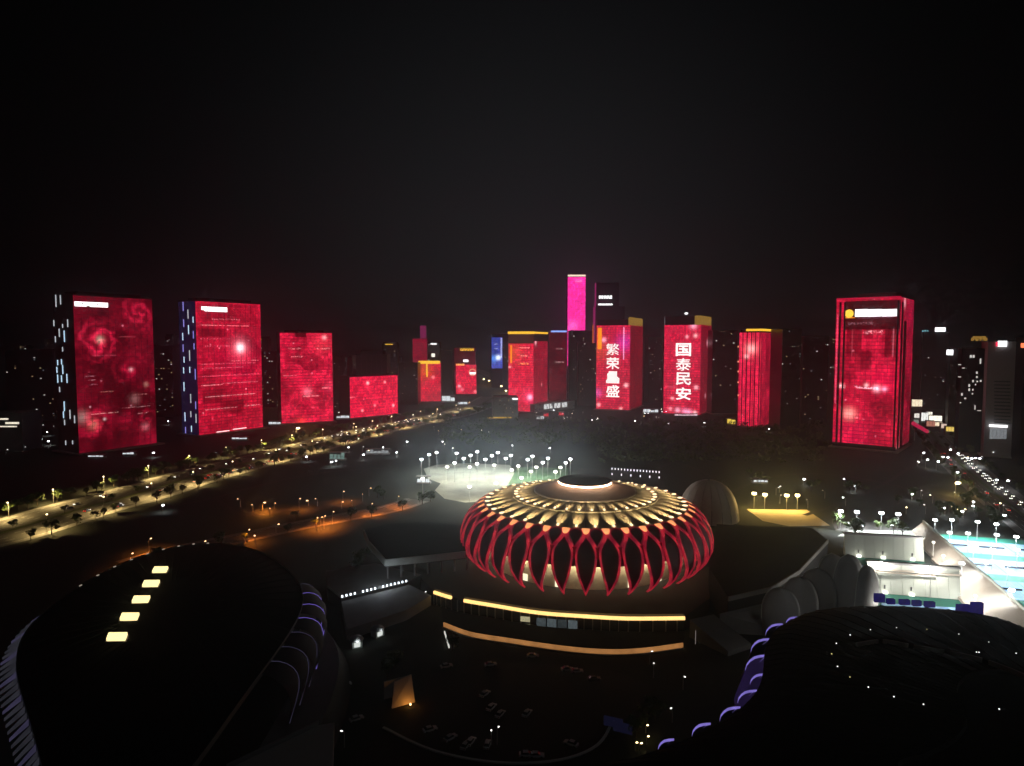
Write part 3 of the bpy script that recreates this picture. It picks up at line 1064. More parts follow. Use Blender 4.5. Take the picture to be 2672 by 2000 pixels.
for i, (g, yy) in enumerate(zip(GL2, ((896, 930), (935, 968), (972, 1006), (1011, 1045)))):
    T.glyph('国泰民安'[i], emit('character_pale_%d' % i, (1, .93, .90), (1.6, 1.6, 1.4, 1.5)[i], var=.25, scale=.3), 1764, yy[0], 1803, yy[1], g, fat=(.018, .002, .018, .018)[i])
xb, zb = T.loc(1787, 818)
MB().ball((xb, 10, zb), 3.0, 2, 1.7).build('roof_beacon', SIGN_W, T.o)
MB().tube((xb, 10, T.h + 8), (xb, 10, zb), .4).build('beacon_pole', M['steel'], T.o)
T = Tower('office_tower', 'dark tower right of the second lettered tower', (1856, 1085), .0, 1922, 40, 862, D=1090)
T.body(M['glassdark'])
T.windows(WIN_ON, 10, 36, .02, 51, cap=5)
T.podium(M['concrete'], 2, 1.5, 5)
T = Tower('office_tower', 'dark slim tower standing between the two lettered towers', (1690, 1060), .0, 1728, 40, 880, D=1300)
T.body(M['glassdark'])
T.windows(WIN_ON, 8, 32, .05, 52, cap=9)

# red finned tower
T = Tower('screen_tower', 'narrow red tower with vertical dark fins and yellow roof strip', (1982, 1117), -.62, 1927, ('px', 2022), 868)
T.body()
T.front(facade('led_finned', T.w, T.h, seed=51, lo_=.8, hi_=1.05, red=(0.600, 0.0042, 0.0390), floors=40, speck=.03, fins=3,
               glows=[(.55, .83, 6, (.8, .5, .45)), (.55, .83, 13, (.25, .05, .05)), (.35, .75, 3, (.7, .5, .5))]), z0=1)
T.right(facade('led_finned_side', T.d, T.h, 'y', seed=52, lo_=.3, hi_=.65, red=(0.580, 0.0042, 0.0390), floors=40, speck=.05, fins=3), z0=1)
for i in range(5):
    xx = T.w * (.16 + .19 * i)
    T.part('fin', M['blackroof'] if i % 2 else M['towerbody'], xx, xx + .8, -1.6, -.52, 2, T.h)
T.part('roof_strip', SIGN_Y, T.w * .3, T.w, -.5, 1.2, T.h + 2, T.h + 5)
MB().box(T.w - 1, T.w + .3, 1.3, T.d * .8, T.h + 2, T.h + 5).build('roof_strip', SIGN_Y, T.o)
T.part('roof_plant', M['darkroof'], 1, T.w - 1, 2, T.d - 2, T.h, T.h + 4)
for i, yy in enumerate((903, 942, 968, 996, 1030)):
    T.rect('beacon', emit('beacon_red_%d' % i, (1, .35, .2), 1.2, sample=False), 1925, yy, 1928, yy + 4, t=.8)
T.podium(M['concrete'], 2, 1.5, 5)
for j, (xa, xb_, yt, D_, lab) in enumerate(((2036, 2088, 862, 900, 'tall unlit tower just right of the finned red tower'),
                                            (2090, 2160, 880, 960, 'broad unlit tower left of the big right hand red tower'))):
    T = Tower('office_tower', lab, (xa, 1090), .0, xb_, 40, yt, D=D_)
    T.body(M['glassdark'])
    T.windows(WIN_ON, 10, 40, .02, 60 + j, cap=5)
    T.parapet(M['towerbody'])

# big red tower at right
T = Tower('screen_tower', 'big right hand red tower with round yellow emblem and white sign', (2337, 1182), -.70, 2177, ('px', 2376), 776)
T.body()
T.front(facade('led_big', T.w, T.h, seed=61, lo_=.45, hi_=.85, red=(0.600, 0.0028, 0.0312), nscale=.035, floors=42, speck=.08,
               roses=[(.72, .27, 10, .9, .2)],
               glows=[(.26, .235, 6, (.55, .38, .30)), (.26, .235, 13, (.2, 0, .01)), (.68, .41, 3.5, (.9, .6, .7)), (.80, .41, 2.5, (.7, .4, .6)), (.78, .46, 15, (.25, 0, .02)),
                      (.3, .1, 22, (.16, .0, .02)), (.52, .43, 2.2, (.7, .5, .5)), (.12, .42, 2.5, (.7, .5, .5))],
               darks=[(.14, 1.0, .795, .985, .88), (.18, .42, .62, .80, .55), (.78, .98, .62, .8, .6), (.42, .58, .53, .66, .55), (.45, .6, .74, .8, .3)],
               lines=[(.36, .70, .405, .42, (.8, .5, .6), .46), (.05, .18, .405, .425, (.8, .6, .6), .5), (.45, .75, .765, .79, (.7, .5, .55), .54),
                      (.30, .42, .415, .425, (.5, .3, .35), .5), (.2, .6, .83, .845, (.25, .12, .16), .5), (.02, .03, .3, .9, (.6, .1, .2), .0),
                      (.90, .915, .62, .80, (.35, .12, .15), .0), (.27, .275, .62, .80, (.3, .08, .1), .0), (.35, .9, .87, .895, (.16, .1, .14), .5)]), z0=6)
T.right(facade('led_big_side', T.d, T.h, 'y', seed=62, lo_=.3, hi_=.75, red=(0.600, 0.0028, 0.0390), nscale=.03, floors=42, speck=.05,
               glows=[(.25, .97, 5, (.8, .5, .55)), (.8, .9, 16, (.12, 0, .02)), (.1, .03, 6, (.6, .3, .3))]), z0=4)
T.relief('right')
for xx in (.055, .13, .955):
    T.part('fin', M['towerbody'], T.w * xx, T.w * xx + 1.6, -2.2, -.52, 5, T.h * .98)
MB().box(T.w + .52, T.w + 2.0, T.d * .25, T.d * .32, 4, T.h * .85).build('fin', M['towerbody'], T.o)
MB().box(T.w + .52, T.w + 2.0, T.d * .02, T.d * .06, 4, T.h * .97).build('fin', M['towerbody'], T.o)
T.front(emit('top_edge_red', (.5, .006, .04), 1), z0=T.h - .6, z1=T.h + 1.2, t=1.4, name='roof_edge_light')
for i, (xa, xb_) in enumerate(((2232, 2264), (2266, 2300), (2302, 2340))):
    T.rect('sign_panel', SIGN_W, xa, 808, xb_, 826.5 - i * .5, t=.9)
x_, z_ = T.loc(2217, 819)
em = MB()
em.add([(x_ + 4.6 * math.cos(i * PI / 8), -1.9, z_ + 4.6 * math.sin(i * PI / 8)) for i in range(16)] +
       [(x_ + 4.2 * math.cos(i * PI / 8), -1.0, z_ + 4.2 * math.sin(i * PI / 8)) for i in range(16)],
       [tuple(range(16))] + [(i, (i + 1) % 16, 16 + (i + 1) % 16, 16 + i) for i in range(16)])
em.build('emblem', emit('emblem_yellow', (1, .62, .06), 1.4), T.o)
T.rect('emblem_underline', SIGN_O, 2205, 829, 2231, 830.5, t=.6)
x0, z0 = T.loc(2240, 775)
MB().box(T.w * .3, T.w * .9, 10, T.d - 4, T.h, T.h + 6).build('roof_plant', M['greytower'], T.o)
T.podium(M['concrete'], 3, 1.5, 6)

# right hand dark towers
T = Tower('office_tower', 'dark grey tower with white roof sign, right of big red tower', (2400, 1080), -.5, 2472, 40, 866, D=1180)
T.body(M['glassdark'])
T.rect('sign', SIGN_W, 2440, 855, 2467, 866)
T.bitmap('sign', emit('sign_cyan', (.3, .8, .9), .7, sample=False), 2406, 862, 2422, 866, ['#.##.#', '##.#.#'])
T.windows(WIN_ON, 10, 40, .015, 71, cap=4)
T = Tower('office_tower', 'dark tower with square white lamp sign at its top left', (2470, 1160), -.5, 2500, 40, 908, D=900)
T.body(M['towerbody'])
T.rect('sign', SIGN_W, 2467 + 3, 913, 2487, 927)
T = Tower('apartment_tower', 'black apartment tower with scattered white windows under a gold sign', (2499, 1170), -.5, 2566, 40, 910, D=715)
T.body(M['blackroof'])
T.bitmap('sign', SIGN_G, 2534, 878, 2576, 890, ['.#########.', '###########', '##.##.#.###'])
wl = [(2531, 927, 5, 7), (2538, 927, 5, 7), (2557, 936, 3, 14), (2547, 970, 4, 6), (2547, 982, 4, 5), (2537, 992, 4, 6), (2548, 994, 4, 4), (2557, 992, 4, 5),
      (2527, 1003, 4, 7), (2527, 1014, 4, 7), (2537, 1015, 3, 5), (2508, 1026, 4, 7), (2516, 1038, 5, 4), (2543, 1058, 2, 12), (2550, 1071, 10, 2), (2500, 951, 8, 2),
      (2510, 960, 8, 2), (2500, 983, 8, 2), (2536, 1026, 3, 4), (2504, 1050, 4, 3), (2544, 1002, 3, 4)]
for x, y, w_, h_ in wl:
    T.rect('window', WIN_ON, x, y, x + w_, y + h_, t=.25, base=0)
T = Tower('office_tower', 'pale grey tower with horizontal louvres and red white sign', (2566, 1168), -.5, 2661, 50, 892, D=690)
T.body(M['greytower'])
T.rect('sign', SIGN_W, 2604, 890, 2627, 905)
T.rect('sign', emit('sign_red', (1, .03, .08), 1.6), 2599, 893, 2604, 904)
for i in range(13):
    yv = 992 + i * 9
    x0_, x1_ = T.loc(2594, yv)[0], T.loc(2636, yv + 9)[0]
    z_ = T.loc(2610, yv + 4)[1]
    T.part('louvre', M['darksteel'], x0_, x1_, -.9, -.02, z_ - .6, z_ + .6)
T.rect('lit_canopy', SIGN_W, 2581, 1108, 2628, 1116, t=2.5)
for i in range(5):
    T.rect('entrance_window', emit('entrance_glow_%d' % i, (.8, .85, .9), .25, sample=False, var=.8, scale=.7), 2583 + i * 9, 1119, 2590 + i * 9, 1146, t=.2, base=0)
T.podium(M['concrete'], 3, 1.5, 4)
T = Tower('office_tower', 'black tower cut by the right edge with red beacon sign', (2660, 1180), -.5, 2760, 50, 880, D=640)
T.body(M['blackroof'])
T.rect('sign', emit('sign_red_amber', (1, .2, .08), 1.8), 2664, 896, 2676, 908)
T.windows(WIN_ON, 14, 40, .02, 77, cap=8)

# left dark towers
for j, (xa, xb_, yt, D_, lab, fr) in enumerate((
        (20, 140, 915, 1000, 'unlit broad block on the far left behind the rose tower', .012),
        (408, 452, 905, 1050, 'dim dark tower between the rose tower and moon tower', .04),
        (640 + 45, 726, 920, 1200, 'dark tower seen between moon tower and mottled red tower', .03),
        (872, 906, 935, 1150, 'dark slim tower between mottled red tower and low red block', .03),
        (1042, 1090, 950, 1250, 'dark tower right of the low red block', .02))):
    T = Tower('office_tower', lab, (xa, 1080), .0, xb_, 40, yt, D=D_)
    T.body(M['glassdark'])
    T.windows(WIN_ON, max(6, int(T.w / 4)), 34, fr, 80 + j, cap=9)
    T.parapet(M['towerbody'])
T = Tower('office_block', 'low block with rows of lit windows at the far left edge', (-60, 1180), .0, 52, 30, 1082, cat='building', D=720)
T.body(M['greytower'])
bandm = emit('window_band', (1, .9, .7), 1.1, sample=False, var=.9, scale=.6)
T.rect('window_band', bandm, -20, 1092, 22, 1096, t=.2, base=0)
T.rect('window_band', bandm, 14, 1102, 57 - 7, 1107, t=.2, base=0)
T.rect('window_band', bandm, -20, 1112, 44, 1115, t=.2, base=0)
T.rect('violet_wall', emit('violet_wall', (.10, .03, .09), .5, sample=False, var=.6, scale=.1), -40, 1182, 45, 1196, t=.2, base=0)
T.parapet(M['concrete'])

# far skyline: dim blocks on the horizon behind the lit towers
rf = random.Random(21)
fx = sorted(rf.uniform(30, 2640) for _ in range(34))
fi = 0
for x in fx:
    w_ = rf.uniform(22, 58)
    fi += 1
    T = Tower('distant_block', 'dim distant block on the skyline, %s from the left' % ordinal(fi), (x, 1000), 0.0, x + w_, 30, rf.uniform(872, 938), 'building', 'distant blocks on the skyline', D=rf.uniform(1750, 2900))
    T.body(M['glassdark'])
    T.windows(WIN_ON, max(5, int(T.w / 6)), int(T.h / 5), .05, 200 + fi, cap=5, size=(.6, .5))
    if fi % 3 == 0:
        T.part('roof_sign', rf.choice((SIGN_Y, SIGN_W, WIN_WARM)), T.w * .2, T.w * .7, -.6, -.05, T.h - 4, T.h - 1.5)
    T.crown(M['darkroof'], 3, rf.uniform(3, 8))

# ------------------------------------------------------------------ the lotus stadium
SC = Vector(((1528 - 1336) / F * 351, 351, 0))
ST = empty('lotus_stadium', SC)
tag(ST, 'round lotus stadium with glowing red petal ribs and gold lit roof', 'stadium')
NP = 38
DZ = 6.0
STEP = 2 * PI / NP


def herm(tab, z):
    for (a, ra), (b, rb) in zip(tab, tab[1:]):
        if z <= b:
            t = max(0, (z - a) / (b - a))
            t2 = t * t * (3 - 2 * t) * .35 + t * .65
            return ra + (rb - ra) * t2
    return tab[-1][1]


PROF = [(6, 58.8), (8, 61.4), (10, 63.4), (13, 65.2), (16, 66.0), (20, 65.9), (24, 64.8), (28, 62.6), (31, 60.0), (33.3, 57.2), (35.3, 53.4)]


def S(u, z, dr=0.0):
    """point on the petal shell: u in petal spacings from the petal's middle (which looks along -Y)"""
    r = herm(PROF, z) + dr
    t = -PI / 2 + u * STEP
    return Vector((r * math.cos(t), r * math.sin(t), z))


LEAF = [(6.0, .02), (8.2, .06), (11.5, .155), (15.5, .28), (19.3, .375), (23, .435), (25.5, .452), (27.5, .44), (29, .385), (30.5, .29), (32, .16), (33.2, .03)]
TEAR = [(28.9, .015), (30, .085), (31, .17), (32, .255), (33, .315), (33.9, .33), (34.6, .28), (35.1, .17), (35.35, .04)]


def ribbon_frame(mb, tab, cu, wid, out, inn):
    """closed frame following the outline; wid = ribbon width in spacings, proud by out, back to inn"""
    outline = [(cu + h, z) for z, h in tab] + [(cu - h, z) for z, h in reversed(tab)]
    cz = sum(z for z, h in tab) / len(tab)
    n = len(outline)
    A, B, A2, B2 = [], [], [], []
    for i, (u, z) in enumerate(outline):
        p, q = outline[i - 1], outline[(i + 1) % n]
        tx, tz = (q[0] - p[0]) * 10.8, (q[1] - p[1])
        L = math.hypot(tx, tz) or 1
        nx, nz = tz / L, -tx / L
        ui, zi = u - nx * wid, z - nz * wid * 10.8
        if (u - cu) * (ui - cu) < 0:
            ui = cu
        zi = min(max(zi, tab[0][0] + .2), tab[-1][0] - .2)
        A.append(S(u, z, out))
        B.append(S(ui, zi, out))
        A2.append(S(u, z, inn))
        B2.append(S(ui, zi, inn))
    vs_ = A + B + B2 + A2
    fs = []
    for i in range(n):
        j = (i + 1) % n
        for k in range(4):
            k2 = (k + 1) % 4
            fs.append((k * n + i, k * n + j, k2 * n + j, k2 * n + i))
    mb.add(vs_, fs)


def leaf_panel(tab, cu, dr, belly=0.0):
    mb = MB()
    cols = 6
    rows = []
    for z, h in tab:
        rows.append([S(cu + h * (2 * i / cols - 1), z, dr + belly * (1 - (2 * i / cols - 1) ** 2) * min(1, h * 3)) for i in range(cols + 1)])
    for a, b in zip(rows, rows[1:]):
        mb.strip(a, b)
    return mb


# red wash light on the ribs is put in as uneven emission
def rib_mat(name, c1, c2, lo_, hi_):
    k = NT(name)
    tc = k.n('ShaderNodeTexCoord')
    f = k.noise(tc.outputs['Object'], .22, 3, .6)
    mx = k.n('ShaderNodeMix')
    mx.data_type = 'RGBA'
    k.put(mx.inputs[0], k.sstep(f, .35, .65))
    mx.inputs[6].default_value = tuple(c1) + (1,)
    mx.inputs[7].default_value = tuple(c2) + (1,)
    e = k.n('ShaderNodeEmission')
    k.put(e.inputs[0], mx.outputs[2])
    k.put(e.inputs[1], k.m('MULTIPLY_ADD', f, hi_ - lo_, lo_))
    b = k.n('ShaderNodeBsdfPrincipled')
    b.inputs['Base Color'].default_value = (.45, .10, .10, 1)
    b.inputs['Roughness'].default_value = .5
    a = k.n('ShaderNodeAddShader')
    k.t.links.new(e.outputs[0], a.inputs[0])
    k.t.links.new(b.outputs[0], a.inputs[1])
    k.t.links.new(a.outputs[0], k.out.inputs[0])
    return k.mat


M['rib'] = rib_mat('rib_red_wash', (.24, .003, .022), (.46, .014, .03), .15, 1.3)
M['rib2'] = rib_mat('rib_maroon_wash', (.10, .002, .012), (.16, .004, .016), .2, .8)
M['petal'] = solid('petal_dark_panel', (.20, .09, .11), .7, .0, var=.2, scale=.2)
M['tear'] = solid('upper_petal_panel', (.30, .07, .08), .5, .1, var=.2, scale=.2)  # reddish base stands in for red wash light on these panels
M['gold'] = solid('roof_gold_panel', (.42, .35, .23), .6, .0, var=.15, scale=.15)
M['pink_gold'] = solid('roof_inner_panel', (.50, .36, .29), .65, .0, var=.08, scale=.15)
M['warm_lamp'] = emit('warm_roof_lamp', (1, .72, .40), 2.2)
M['amber_patch'] = emit('amber_patch', (1, .36, .13), 1.1, var=.9, scale=.35)  # orange light falling on the patch is put in as emission

me_panel = leaf_panel(LEAF, 0, -.35, .25).mesh('petal', M['petal'], True)
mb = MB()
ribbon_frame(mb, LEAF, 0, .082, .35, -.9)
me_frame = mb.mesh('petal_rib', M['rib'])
me_tear = leaf_panel(TEAR, .5, -.25, .3).mesh('upper_petal', M['tear'], True)
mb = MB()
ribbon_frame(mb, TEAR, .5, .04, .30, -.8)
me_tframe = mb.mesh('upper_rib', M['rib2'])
# red web between a petal's shoulders and the upper petals, and the amber patch above its tip
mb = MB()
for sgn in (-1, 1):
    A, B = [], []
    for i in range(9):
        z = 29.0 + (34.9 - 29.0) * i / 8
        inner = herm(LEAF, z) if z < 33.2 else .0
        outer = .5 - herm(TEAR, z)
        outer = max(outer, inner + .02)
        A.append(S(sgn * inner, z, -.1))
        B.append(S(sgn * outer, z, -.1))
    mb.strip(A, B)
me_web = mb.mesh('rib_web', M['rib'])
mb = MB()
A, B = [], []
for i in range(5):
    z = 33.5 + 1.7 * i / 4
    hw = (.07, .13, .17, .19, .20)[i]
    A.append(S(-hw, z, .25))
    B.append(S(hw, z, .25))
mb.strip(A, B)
me_patch = mb.mesh('amber_lit_patch', M['amber_patch'])
for i in range(NP):
    a = i * STEP + STEP * .41
    p = link('petal', me_panel, ST, rot=(0, 0, a))
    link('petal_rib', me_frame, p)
    link('upper_petal', me_tear, p)
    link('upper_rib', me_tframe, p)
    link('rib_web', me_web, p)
    link('amber_lit_patch', me_patch, p)
# backing shell, lit concourse wall
MB().lathe([(r - 2.0, z) for z, r in PROF if z >= 20.5], 114).build('inner_shell', M['tear'], ST, True)
MB().lathe([(51.5, DZ), (51.5, 20.6)], 114).build('concourse_wall', solid('beige_concourse', (.50, .44, .32), .8, var=.45, scale=.35), ST)
MB().lathe([(51.6, 20.5), (63.0, 20.5)], 114).build('concourse_ceiling', M['tear'], ST)
cl_me = MB().box(-1.6, 1.6, .0, .12, -.6, .6).mesh('concourse_lamp', emit('concourse_lamp', (1, .86, .55), 100))
sh_me = MB().box(-1.9, 1.9, -.35, -.05, -1.0, 1.0).mesh('spill_shield', M['darksteel'])  # added unseen backing, keeps lamp spill off the deck
for i in range(NP):
    t = -PI / 2 + (i + .5) * STEP + STEP * .41
    lp = link('concourse_lamp', cl_me, ST, (54.6 * math.cos(t), 54.6 * math.sin(t), 19.2), (0, 0, t + PI / 2))
    link('spill_shield', sh_me, lp)
door_me = MB().box(-1.3, 1.3, -.1, .1, 0, 3.2).mesh('lit_door', emit('door_glow', (1, .9, .6), 1.3, sample=False))
for i in (3, 9, 14, 22, 30, 33, 35, 1):
    t = -PI / 2 + (i + .5) * STEP + STEP * .41
    link('lit_door', door_me, ST, (51.75 * math.cos(t), 51.75 * math.sin(t), DZ + .3), (0, 0, t + PI / 2))


# roof: two rings of radial panels, inner cone, dark lid
def roof_panel(r0, z0, r1, z1, n, gap=.012, ridge=-.62):
    mb = MB()
    st = 2 * PI / n
    rows = []
    for k in range(4):
        f = k / 3
        r = r0 + (r1 - r0) * f
        z = z0 + (z1 - z0) * f
        row = []
        for q, (uu, dz) in enumerate(((-.5 + gap, -.25), (-.5 + gap, 0), (0, ridge * (1 - .5 * f)), (.5 - gap, 0), (.5 - gap, -.25))):
            t = -PI / 2 + uu * st
            row.append((r * math.cos(t), r * math.sin(t), z + dz))
        rows.append(row)
    for a, b in zip(rows, rows[1:]):
        mb.strip(a, b)
    mb.strip(rows[0][1:4], [(x, y, z - .9) for x, y, z in rows[0][1:4]])
    return mb


me_r1 = roof_panel(53.6, 35.5, 38.6, 38.4, NP).mesh('roof_panel', M['gold'])
me_r2 = roof_panel(38.2, 39.2, 27.2, 40.6, NP).mesh('roof_panel', M['gold'])
lamp1 = MB().ball((0, -51.8, 35.75), .55, 1.5, .45, 8, 5).mesh('roof_lamp', M['warm_lamp'])
lamp2 = MB().ball((0, -36.6, 39.35), .50, 1.2, .45, 8, 5).mesh('roof_lamp', M['warm_lamp'])
s1 = bpy.data.lights.new('roof_wash', 'SPOT')
s1.energy = 38000
s1.color = (1, .76, .42)
s1.spot_size = R(46)
s1.spot_blend = 1.0
s1.shadow_soft_size = .3
s2 = s1.copy()
s2.energy = 12000
for i in range(NP):
    a = i * STEP + STEP * .41 + STEP * .5
    p1 = link('roof_panel', me_r1, ST, rot=(0, 0, a))
    p2 = link('roof_panel', me_r2, ST, rot=(0, 0, a))
    link('roof_lamp', lamp1, p1)
    link('roof_lamp', lamp2, p2)
    for dat, par, p, q in ((s1, p1, (0, -53.0, 36.9), (0, -48.0, 36.0)), (s2, p2, (0, -37.6, 40.4), (0, -34.5, 39.4))):
        l = bpy.data.objects.new('roof_wash', dat)
        C.objects.link(l)
        l.parent = par
        l.location = p
        l.rotation_euler = (Vector(q) - Vector(p)).to_track_quat('-Z', 'Y').to_euler()
MB().lathe([(38.5, 38.2), (38.5, 39.0), (38.2, 39.1)], 114).build('roof_step', M['gold'], ST)
MB().lathe([(27.0, 40.2), (27.0, 41.0), (26.4, 41.1)], 114).build('rim_line', solid('rim_metal', (.6, .5, .42), .35, .5), ST)
MB().lathe([(26.4, 41.0), (22, 41.9), (18, 42.9), (15.2, 43.9), (13.9, 44.5)], 114).build('inner_cone', M['pink_gold'], ST, True)
MB().lathe([(14.2, 45.9), (14.4, 46.3), (13.6, 46.5), (13.0, 46.0), (6, 45.7), (0.01, 45.6)], 96).build('roof_lid', solid('lid_dark', (.075, .045, .05), .6, var=.15, scale=.2), ST, True)
MB().lathe([(14.1, 45.0), (14.1, 45.55)], 96).build('lid_light', emit('lid_light_ring', (1, .68, .44), 24.0), ST)
MB().lathe([(13.7, 44.4), (13.7, 45.95)], 96).build('lid_wall', M['pink_gold'], ST)
MB().lathe([(36.0, 34.0), (53.2, 34.6)], 114).build('roof_soffit', M['darkroof'], ST)

# ------------------------------------------------------------------ podium under the stadium
up_px = [(1133, 1543), (1194, 1561), (1292, 1578), (1405, 1596), (1523, 1605), (1638, 1611), (1786, 1610)]
UP = smooth_line([G(x, y, DZ) for x, y in up_px], 5)
lo_px = [(1158, 1630), (1227, 1655), (1323, 1671), (1469, 1692), (1580, 1701), (1676, 1698), (1782, 1684)]
LOW = smooth_line([G(x, y, 1.3) for x, y in lo_px], 5)
PD = empty('stadium_podium', (0, 0, 0))
tag(PD, 'dark podium below the lotus stadium with gold light line along its edge', 'podium')
poly = [(p.x, p.y) for p in UP] + [(88, 290), (98, 330), (96, 380), (60, 425), (10, 425), (-25, 400), (-40, 350), (-44, 315)]
MB().prism(poly, -.5, DZ).build('deck', M['deck'], PD)
# edge light line in two runs, with the gap the photo shows
gold_line = emit('gold_line', (1, .60, .20), 1.7, var=.2, scale=.3)
cut = next(i for i, p in enumerate(UP) if p.x > G(1190, 1560, DZ).x)
for run in (UP[:cut], UP[cut + 1:]):
    seg = [(p.x, p.y - .7, DZ - .9) for p in run]
    MB().sweep(seg, .9, 1.25).build('edge_light', gold_line, PD)
    MB().sweep([(p.x, p.y + .55, DZ) for p in run], .18, 1.1).build('railing', M['darksteel'], PD)
# wall bays below the line
wall_front = [(p.x, p.y - .12) for p in UP]
for i in range(len(wall_front) - 1):
    a, b = Vector((*wall_front[i], 0)), Vector((*wall_front[i + 1], 0))
    d = (b - a)
    nn = Vector((d.y, -d.x, 0)).normalized()
    q = MB()
    m_ = .08
    p0, p1 = a + d * m_, b - d * m_
    q.prism([(p0 + nn * .05).xy, (p1 + nn * .05).xy, (p1 + nn * .3).xy, (p0 + nn * .3).xy], .6, 5.0)
    q.build('window_bay', M['glassdark'], PD)
    MB().prism([a.xy, (a + d.normalized() * .35).xy, (a + d.normalized() * .35 + nn * .6).xy, (a + nn * .6).xy], 0, 5.3).build('pilaster', M['concrete'], PD)


def podium_quad(name, mat, px, off=.75):
    pts = []
    for x, y in px:
        r = Vector(ray(x, y))
        # nearest wall segment hit
        best = None
        for i in range(len(wall_front) - 1):
            a, b = Vector((*wall_front[i], 0)), Vector((*wall_front[i + 1], 0))
            d = b - a
            nn = Vector((d.y, -d.x, 0)).normalized()
            t = (a + nn * off).dot(nn) / r.dot(nn)
            p = r * t + Vector((0, 0, CAM_H))
            k = (p - a).dot(d) / d.length_squared
            if -.02 <= k <= 1.02:
                best = p
                break
        pts.append(best)
    back = [p + Vector((0, .25, 0)) for p in pts]
    MB().add(pts + back, [(0, 1, 2, 3), (0, 4, 5, 1), (1, 5, 6, 2), (2, 6, 7, 3), (3, 7, 4, 0)]).build(name, mat, PD)


podium_quad('lit_window', emit('lit_window_top', (.75, .68, .40), .5, sample=False, var=.9, scale=1.5), [(1358, 1609), (1383, 1611), (1383, 1624), (1358, 1622)])
podium_quad('lit_window', emit('lit_window_low', (.42, .44, .26), .42, sample=False, var=.4, scale=.6), [(1357, 1628), (1384, 1630), (1384, 1648), (1357, 1646)])
for i in range(4):
    x0 = 1400 + i * 27.5
    podium_quad('glass_pane', emit('glass_pane_glow_%d' % i, (.20, .25, .27), (.22, .3, .12, .34)[i], sample=False, var=.8, scale=.8),
                [(x0, 1613 + i * 2), (x0 + 24, 1615 + i * 2), (x0 + 24, 1650 + i * 2), (x0, 1648 + i * 2)])
# lower terrace
TR = empty('lower_terrace', (0, 0, 0))
tag(TR, 'lower terrace with broad amber lit parapet in front of the podium', 'terrace')
poly = [(p.x, p.y) for p in LOW] + [(p.x, p.y - .9) for p in reversed(UP[2:])]
MB().prism(poly, -.4, .15).build('terrace_floor', M['blackroof'], TR)
amber = emit('amber_wash', (.62, .27, .085), .55, var=.55, scale=.25)  # amber wash on the parapet wall is put in as emission
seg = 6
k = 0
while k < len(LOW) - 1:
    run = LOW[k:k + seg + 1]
    MB().sweep([(p.x, p.y, .5) for p in run], .5, 1.7).build('lit_parapet', amber, TR)
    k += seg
MB().sweep([(p.x, p.y, -.3) for p in offset_line(LOW, -.6)], .5, .8).build('plinth', M['concrete'], TR)
o = MB().sweep([G(1160, 1652, 2.2), G(1172, 1692, .3)], .4, .8).build('stair_light', emit('stair_light', (.9, .9, .8), .8, sample=False), TR)
o = MB().box(-.1, .1, -.1, .1, -2.0, 3.4).build('corner_light', emit('corner_light', (.5, .42, .4), .35, sample=False), PD)
o.location = G(1815, 1668, 4.0)

# raised hall on the left, and terraces round it
HW = empty('concourse_hall', (0, 0, 0))
tag(HW, 'dark flat roofed hall with pale grey edge left of the lotus stadium', 'hall')
roofp = [G(1006, 1461, 16), G(1112, 1451, 16), G(1215, 1440, 16), G(1215, 1372, 16), G(1120, 1362, 16), G(1010, 1368, 16), G(950, 1384, 16), G(962, 1412, 16)]
MB().prism([p.xy for p in roofp], 12.5, 16).build('roof', M['darkroof'], HW)
edge = [roofp[6], roofp[7], (roofp[7] + roofp[0]) / 2, roofp[0], roofp[1], roofp[2]]
for a, b in zip(edge, edge[1:]):
    MB().sweep([(a.x, a.y - .45, 13.0), (b.x, b.y - .45, 13.0)], .7, 3.3).build('fascia_panel', M['white'], HW)
for i in range(7):
    f = i / 6
    p = roofp[0].lerp(roofp[2], f)
    MB().tube((p.x + .5, p.y + 2.5, -.2), (p.x + .5, p.y + 2.5, 12.6), .5).build('column', M['concrete'], HW)
PL = empty('plaza_deck', (0, 0, 0))
tag(PL, 'raised plaza with a line of small white lamps left of podium', 'deck')
pp = [G(855, 1534, 6), G(890, 1562, 6), G(1062, 1520, 6), G(1110, 1548, 6), G(1128, 1568, 6), G(1100, 1596, 6), G(900, 1640, 6), G(830, 1610, 6)]
pp2 = [G(855, 1534, 6), G(890, 1562, 6), G(1062, 1520, 6), G(1100, 1500, 6), G(980, 1470, 6), G(850, 1490, 6)]
MB().prism([p.xy for p in pp2], 0, 6).build('deck', M['pave'], PL)
MB().prism([p.xy for p in (G(890, 1563.5, 5), G(1062, 1521.5, 5), G(1125, 1552, 5), G(1060, 1590, 5), G(905, 1640, 5))], 0, 4.6).build('lower_deck', M['concrete'], PL)
MB().sweep([G(855, 1534, 6.1), G(889, 1561, 6.1)], .25, .9).build('railing', M['white'], PL)
bl = MB().box(-.32, .32, -.25, .25, .2, 1.0).mesh('plaza_lamp', emit('plaza_lamp_white', (.82, .92, 1), 3.2))
a, b = G(893, 1560, 6), G(1060, 1520, 6)
for i in range(17):
    if i in (4, 9):
        continue
    link('plaza_lamp', bl, PL, a.lerp(b, i / 16))
light('POINT', 'plaza_light', G(1000, 1512, 10), 900, (.8, .9, 1), PL, .5)

